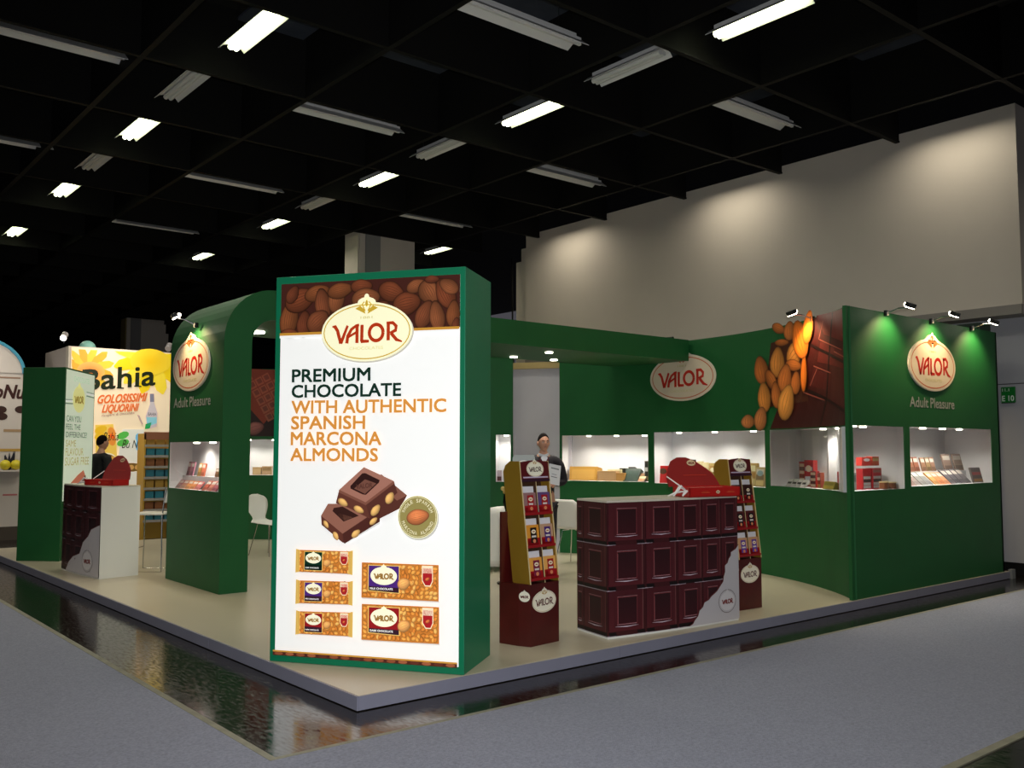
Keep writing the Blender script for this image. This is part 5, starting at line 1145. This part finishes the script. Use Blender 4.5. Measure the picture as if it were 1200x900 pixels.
# snack rack
rk = thing('snack_rack', 'tall yellow card rack with shelves in front of the poster wall', 'shelf', (5.9, 17.8, 0)); rx0, rx1, ry = 5.80, 6.36, 17.75
YC = mat('yellow_card', (206, 160, 60), .5)
for x in (rx0, rx1): q = MB(); q.box((x, ry+.17, 1.0), (.03, .36, 1.98)); q.build('side_panel', YC, rk)
q = MB(); q.box(((rx0+rx1)/2, ry+.34, 1.0), (.6, .02, 1.98)); q.build('back_panel', YC, rk)
q = MB(); q.box(((rx0+rx1)/2, ry, 1.95), (.6, .02, .14)); q.build('header', mat('rack_header', (170, 110, 80), .5), rk)
for k in range(8):
    z = .35+.2*k; q = MB(); q.box(((rx0+rx1)/2, ry+.14, z), (.57, .3, .015)); q.build('shelf', YC, rk); q = MB(); q.box(((rx0+rx1)/2, ry-.01, z+.015), (.57, .01, .045)); q.build('price_rail', mat('rail_grey', (176, 168, 160), .5), rk)
    c = [(60, 130, 150), (150, 96, 60), (60, 140, 160), (190, 150, 70)][k % 4]
    for j in range(3):
        q = MB(); q.box((rx0+.12+.18*j, ry+.1, z+.098), (.15, .12, .13)); tag(q.build('snack_box', mat('carton_%d_%d_%d' % c, c, .4)), '%s snack box, %s on the %s shelf from the bottom of the yellow rack' % (('blue', 'brown', 'teal', 'gold')[k % 4], ('left', 'centre', 'right')[j], ('first', 'second', 'third', 'fourth', 'fifth', 'sixth', 'seventh', 'eighth')[k]), 'box', 'snack boxes on the yellow rack')
# ================================================================== nut stand at the far left
NW = Flat((2.0, 19.6), (1, 0)); u0 = NW.px(-30, 500)[0]; u1 = NW.px(27, 500)[0]
ns = thing('nut_stand', 'pale neighbour stand with round arch top at the left edge', 'wall', (3.0, 19.6, 0)); zt = NW.px(10, 437)[1]; zm = NW.px(10, 510)[1]
q = MB(); A = NW.at(u0, 0); B = NW.at(u1, 0); q.obox((A.x, A.y, .25), B-A, (0, .3, 0), (0, 0, zt-.25)); q.build('stand_wall', mat('stand_pale', (206, 196, 186), .5), ns)
q = MB(); q.obox((A.x, A.y-.03, 0), B-A, (0, .33, 0), (0, 0, .25)); q.build('plinth', mat('stand_plinth', (70, 60, 50), .6), ns)
q = MB(); cu_, cv_ = NW.px(-12, 0)[0], zt; R_ = NW.px(28, 430)[0]-cu_
n = 28; pts = [NW.at(cu_+R_*math.cos(math.pi*i/n), zt+R_*.78*math.sin(math.pi*i/n), .02) for i in range(n+1)]; bk_ = [p+Vector((0, .12, 0)) for p in pts]
q.add(pts+bk_, [tuple(range(n+1)), tuple(range(2*n+1, n, -1))]+[(i, n+1+i, n+2+i, i+1) for i in range(n)]); q.build('arch_board', mat('stand_pale', (206, 196, 186), .5), ns)
q = MB(); q.tube([p+Vector((0, -.01, 0)) for p in pts], .03, 6); q.build('arch_rim', mat('rim_blue', (70, 160, 190), .5), ns)
P = Print(NW, .006, .002); a = NW.px(-8, 466); t_ = NW.px(-8, 450); P.text('oNut', a[0], a[1], t_[1]-a[1], (60, 26, 22), NW.px(34, 466)[0]-a[0], .03, .2)
for x, y in ((1, 480), (2, 488), (24, 480)): u, v = NW.px(x, y); P.ell(u, v, .1, .07, (60, 36, 30), 12)
a = NW.px(0, 443); P.rect(a[0]-.3, a[1], NW.px(24, 443)[0], a[1]+.03, (150, 120, 100)); a = NW.px(4, 506); P.rect(a[0], a[1], a[0]+.4, a[1]+.05, (170, 140, 104))
a = NW.px(0, 529); P.rect(a[0]-.3, a[1], NW.px(25, 529)[0], a[1]+.05, (190, 150, 70)); a = NW.px(3, 581); P.rect(a[0], a[1], NW.px(20, 581)[0], a[1]+.03, (190, 110, 110))
P.build('stand_print', INK, ns)
q = MB(); q.obox((A.x, A.y-.25, 1.28), (B-A), (0, .25, 0), (0, 0, .03)); q.build('shelf', mat('stand_pale', (206, 196, 186), .5), ns)
for k, x in enumerate((6, 18.5)):
    p = shift(NW, -.13).px(x, 547); p = shift(NW, -.13).at(p[0], 1.31+.13); q = MB(); q.ball(tuple(p-Vector((0, 0, .035))), (.095, .095, .095), 14, 10)
    tag(q.build('yellow_ball', mat('yellow_fruit', (206, 190, 40), .3), None, smooth=True), ['left yellow ball on the shelf at the left photo edge', 'right yellow ball on the shelf next to the dark green sign tower'][k], 'ball', 'yellow balls on the shelf')
p = shift(NW, -.13).px(12.5, 538); p = shift(NW, -.13).at(p[0], 1.31); q = MB()
for k in range(7):
    a = k*.9; q.tube([(p.x, p.y+.1, 1.312), (p.x+.06*math.cos(a), p.y+.1+.05*math.sin(a), 1.48), (p.x+.09*math.cos(a), p.y+.1+.07*math.sin(a), 1.62+.04*math.cos(k))], [.02, .03, .004], 5)
tag(q.build('dark_leaf_ornament', mat('dark_leaf', (26, 26, 40), .6)), 'dark spiky ornament between the two yellow balls', 'ornament')
light('nut_stand_light', 'AREA', (3.0, 18.7, 3.6), (3.2, 19.6, 2), 14, (1, .95, .9), .3, 1)
# ---- hall number sign
ES = Flat((13.47, 5.6), (0, -1)); a, b2, c = ES.px(1174, 454), ES.px(1190, 454), ES.px(1175, 472)
sg = thing('hall_number_sign', 'small green hall sign reading 11.1 and E 10 on the right wall', 'sign', (13.47, 5.55, 2.35)); p = ES.at(a[0], c[1], 0); r_ = ES.at(b2[0], c[1], 0)-p
q = MB(); q.obox(p, r_, (-.03, 0, 0), (0, 0, a[1]-c[1])); q.build('sign_plate', mat('sign_green', (10, 120, 40), .4), sg)
ES2 = Flat((13.44, 5.6), (0, -1)); P = Print(ES2, .002, .001); W_ = b2[0]-a[0]; P.text('11.1', a[0]+W_*.1, a[1]-.06, .04, (206, 220, 206), W_*.5, .02); P.text('E 10', a[0]+W_*.08, c[1]+.02, .075, (226, 236, 226), W_*.85, .02); P.rect(a[0], c[1]-.012, b2[0], c[1]-.002, (20, 40, 24)); P.build('sign_print', INK, sg)

# ---- grey screen and dried flowers peeking out behind the near floor display
c = pz(614, 690, PT); toc2 = Vector((-c.x, -c.y, 0)).normalized(); rr2 = Vector((-toc2.y, toc2.x, 0)); rr2 = rr2 if rr2.dot(CR) > 0 else -rr2
t = thing('grey_notice_board', 'grey rounded board on a stand showing above the near floor display', 'board', (c.x, c.y, PT)); k = c.length/F_PX
ztop = CH-(533-526.3)*k; o = []
for x, y in ((-13.5, 0), (-13, .7), (-11.5, 1), (11.5, 1), (13, .7), (13.5, 0)): o.append(Vector((c.x, c.y, ztop-.09+.09*y))+rr2*(x*k))
o += [Vector((c.x, c.y, ztop-.42))+rr2*(13.5*k), Vector((c.x, c.y, ztop-.42))-rr2*(13.5*k)]
b_ = [v-toc2*.03 for v in o]; n = len(o); q = MB(); q.add(o+b_, [tuple(range(n)), tuple(range(2*n-1, n-1, -1))]+[(i, n+i, n+(i+1) % n, (i+1) % n) for i in range(n)]); q.build('board', mat('board_grey', (150, 156, 152), .4), t)
q = MB(); q.tube([(c.x, c.y, PT+.02), (c.x, c.y, ztop-.42)], .02, 8); q.build('stand_pole', CHROME, t); q = MB(); q.tube([(c.x, c.y, PT), (c.x, c.y, PT+.02)], .17, 20); q.build('stand_foot', CHROME, t)
P = Print(Slab(Vector((c.x, c.y, ztop-.1)), rr2, (0, 0, 1)), .004, .001); P.s.n = toc2; P.ell(0, -.02, .09, .06, (240, 240, 236), 20); P.build('board_badge', INK, t)
c = pz(594, 684, PT); t = thing('dried_flower_stand', 'dark slim stand with cream blossoms half hidden by the near floor display', 'flowers', (c.x, c.y, PT)); k = c.length/F_PX; rf = random.Random(9)
zt2 = CH-(577-526.3)*k; q = MB(); q.tube([(c.x, c.y, PT), (c.x, c.y, PT+.02), (c.x, c.y, PT+.03), (c.x, c.y, zt2-.2), (c.x, c.y, zt2-.12), (c.x, c.y, zt2)], [.12, .12, .02, .02, .05, .035], 12); q.build('stand', DARKM, t)
q = MB()
for i in range(12):
    a = rf.uniform(0, 6.28); d = rf.uniform(.0, .07); z = zt2+rf.uniform(.0, .09); q.ball((c.x+d*math.cos(a), c.y+d*math.sin(a), z), .028, 7, 5)
t2 = q.build('blossoms', mat('cream_blossom', (226, 196, 120), .7), t); t2['kind'] = 'stuff'
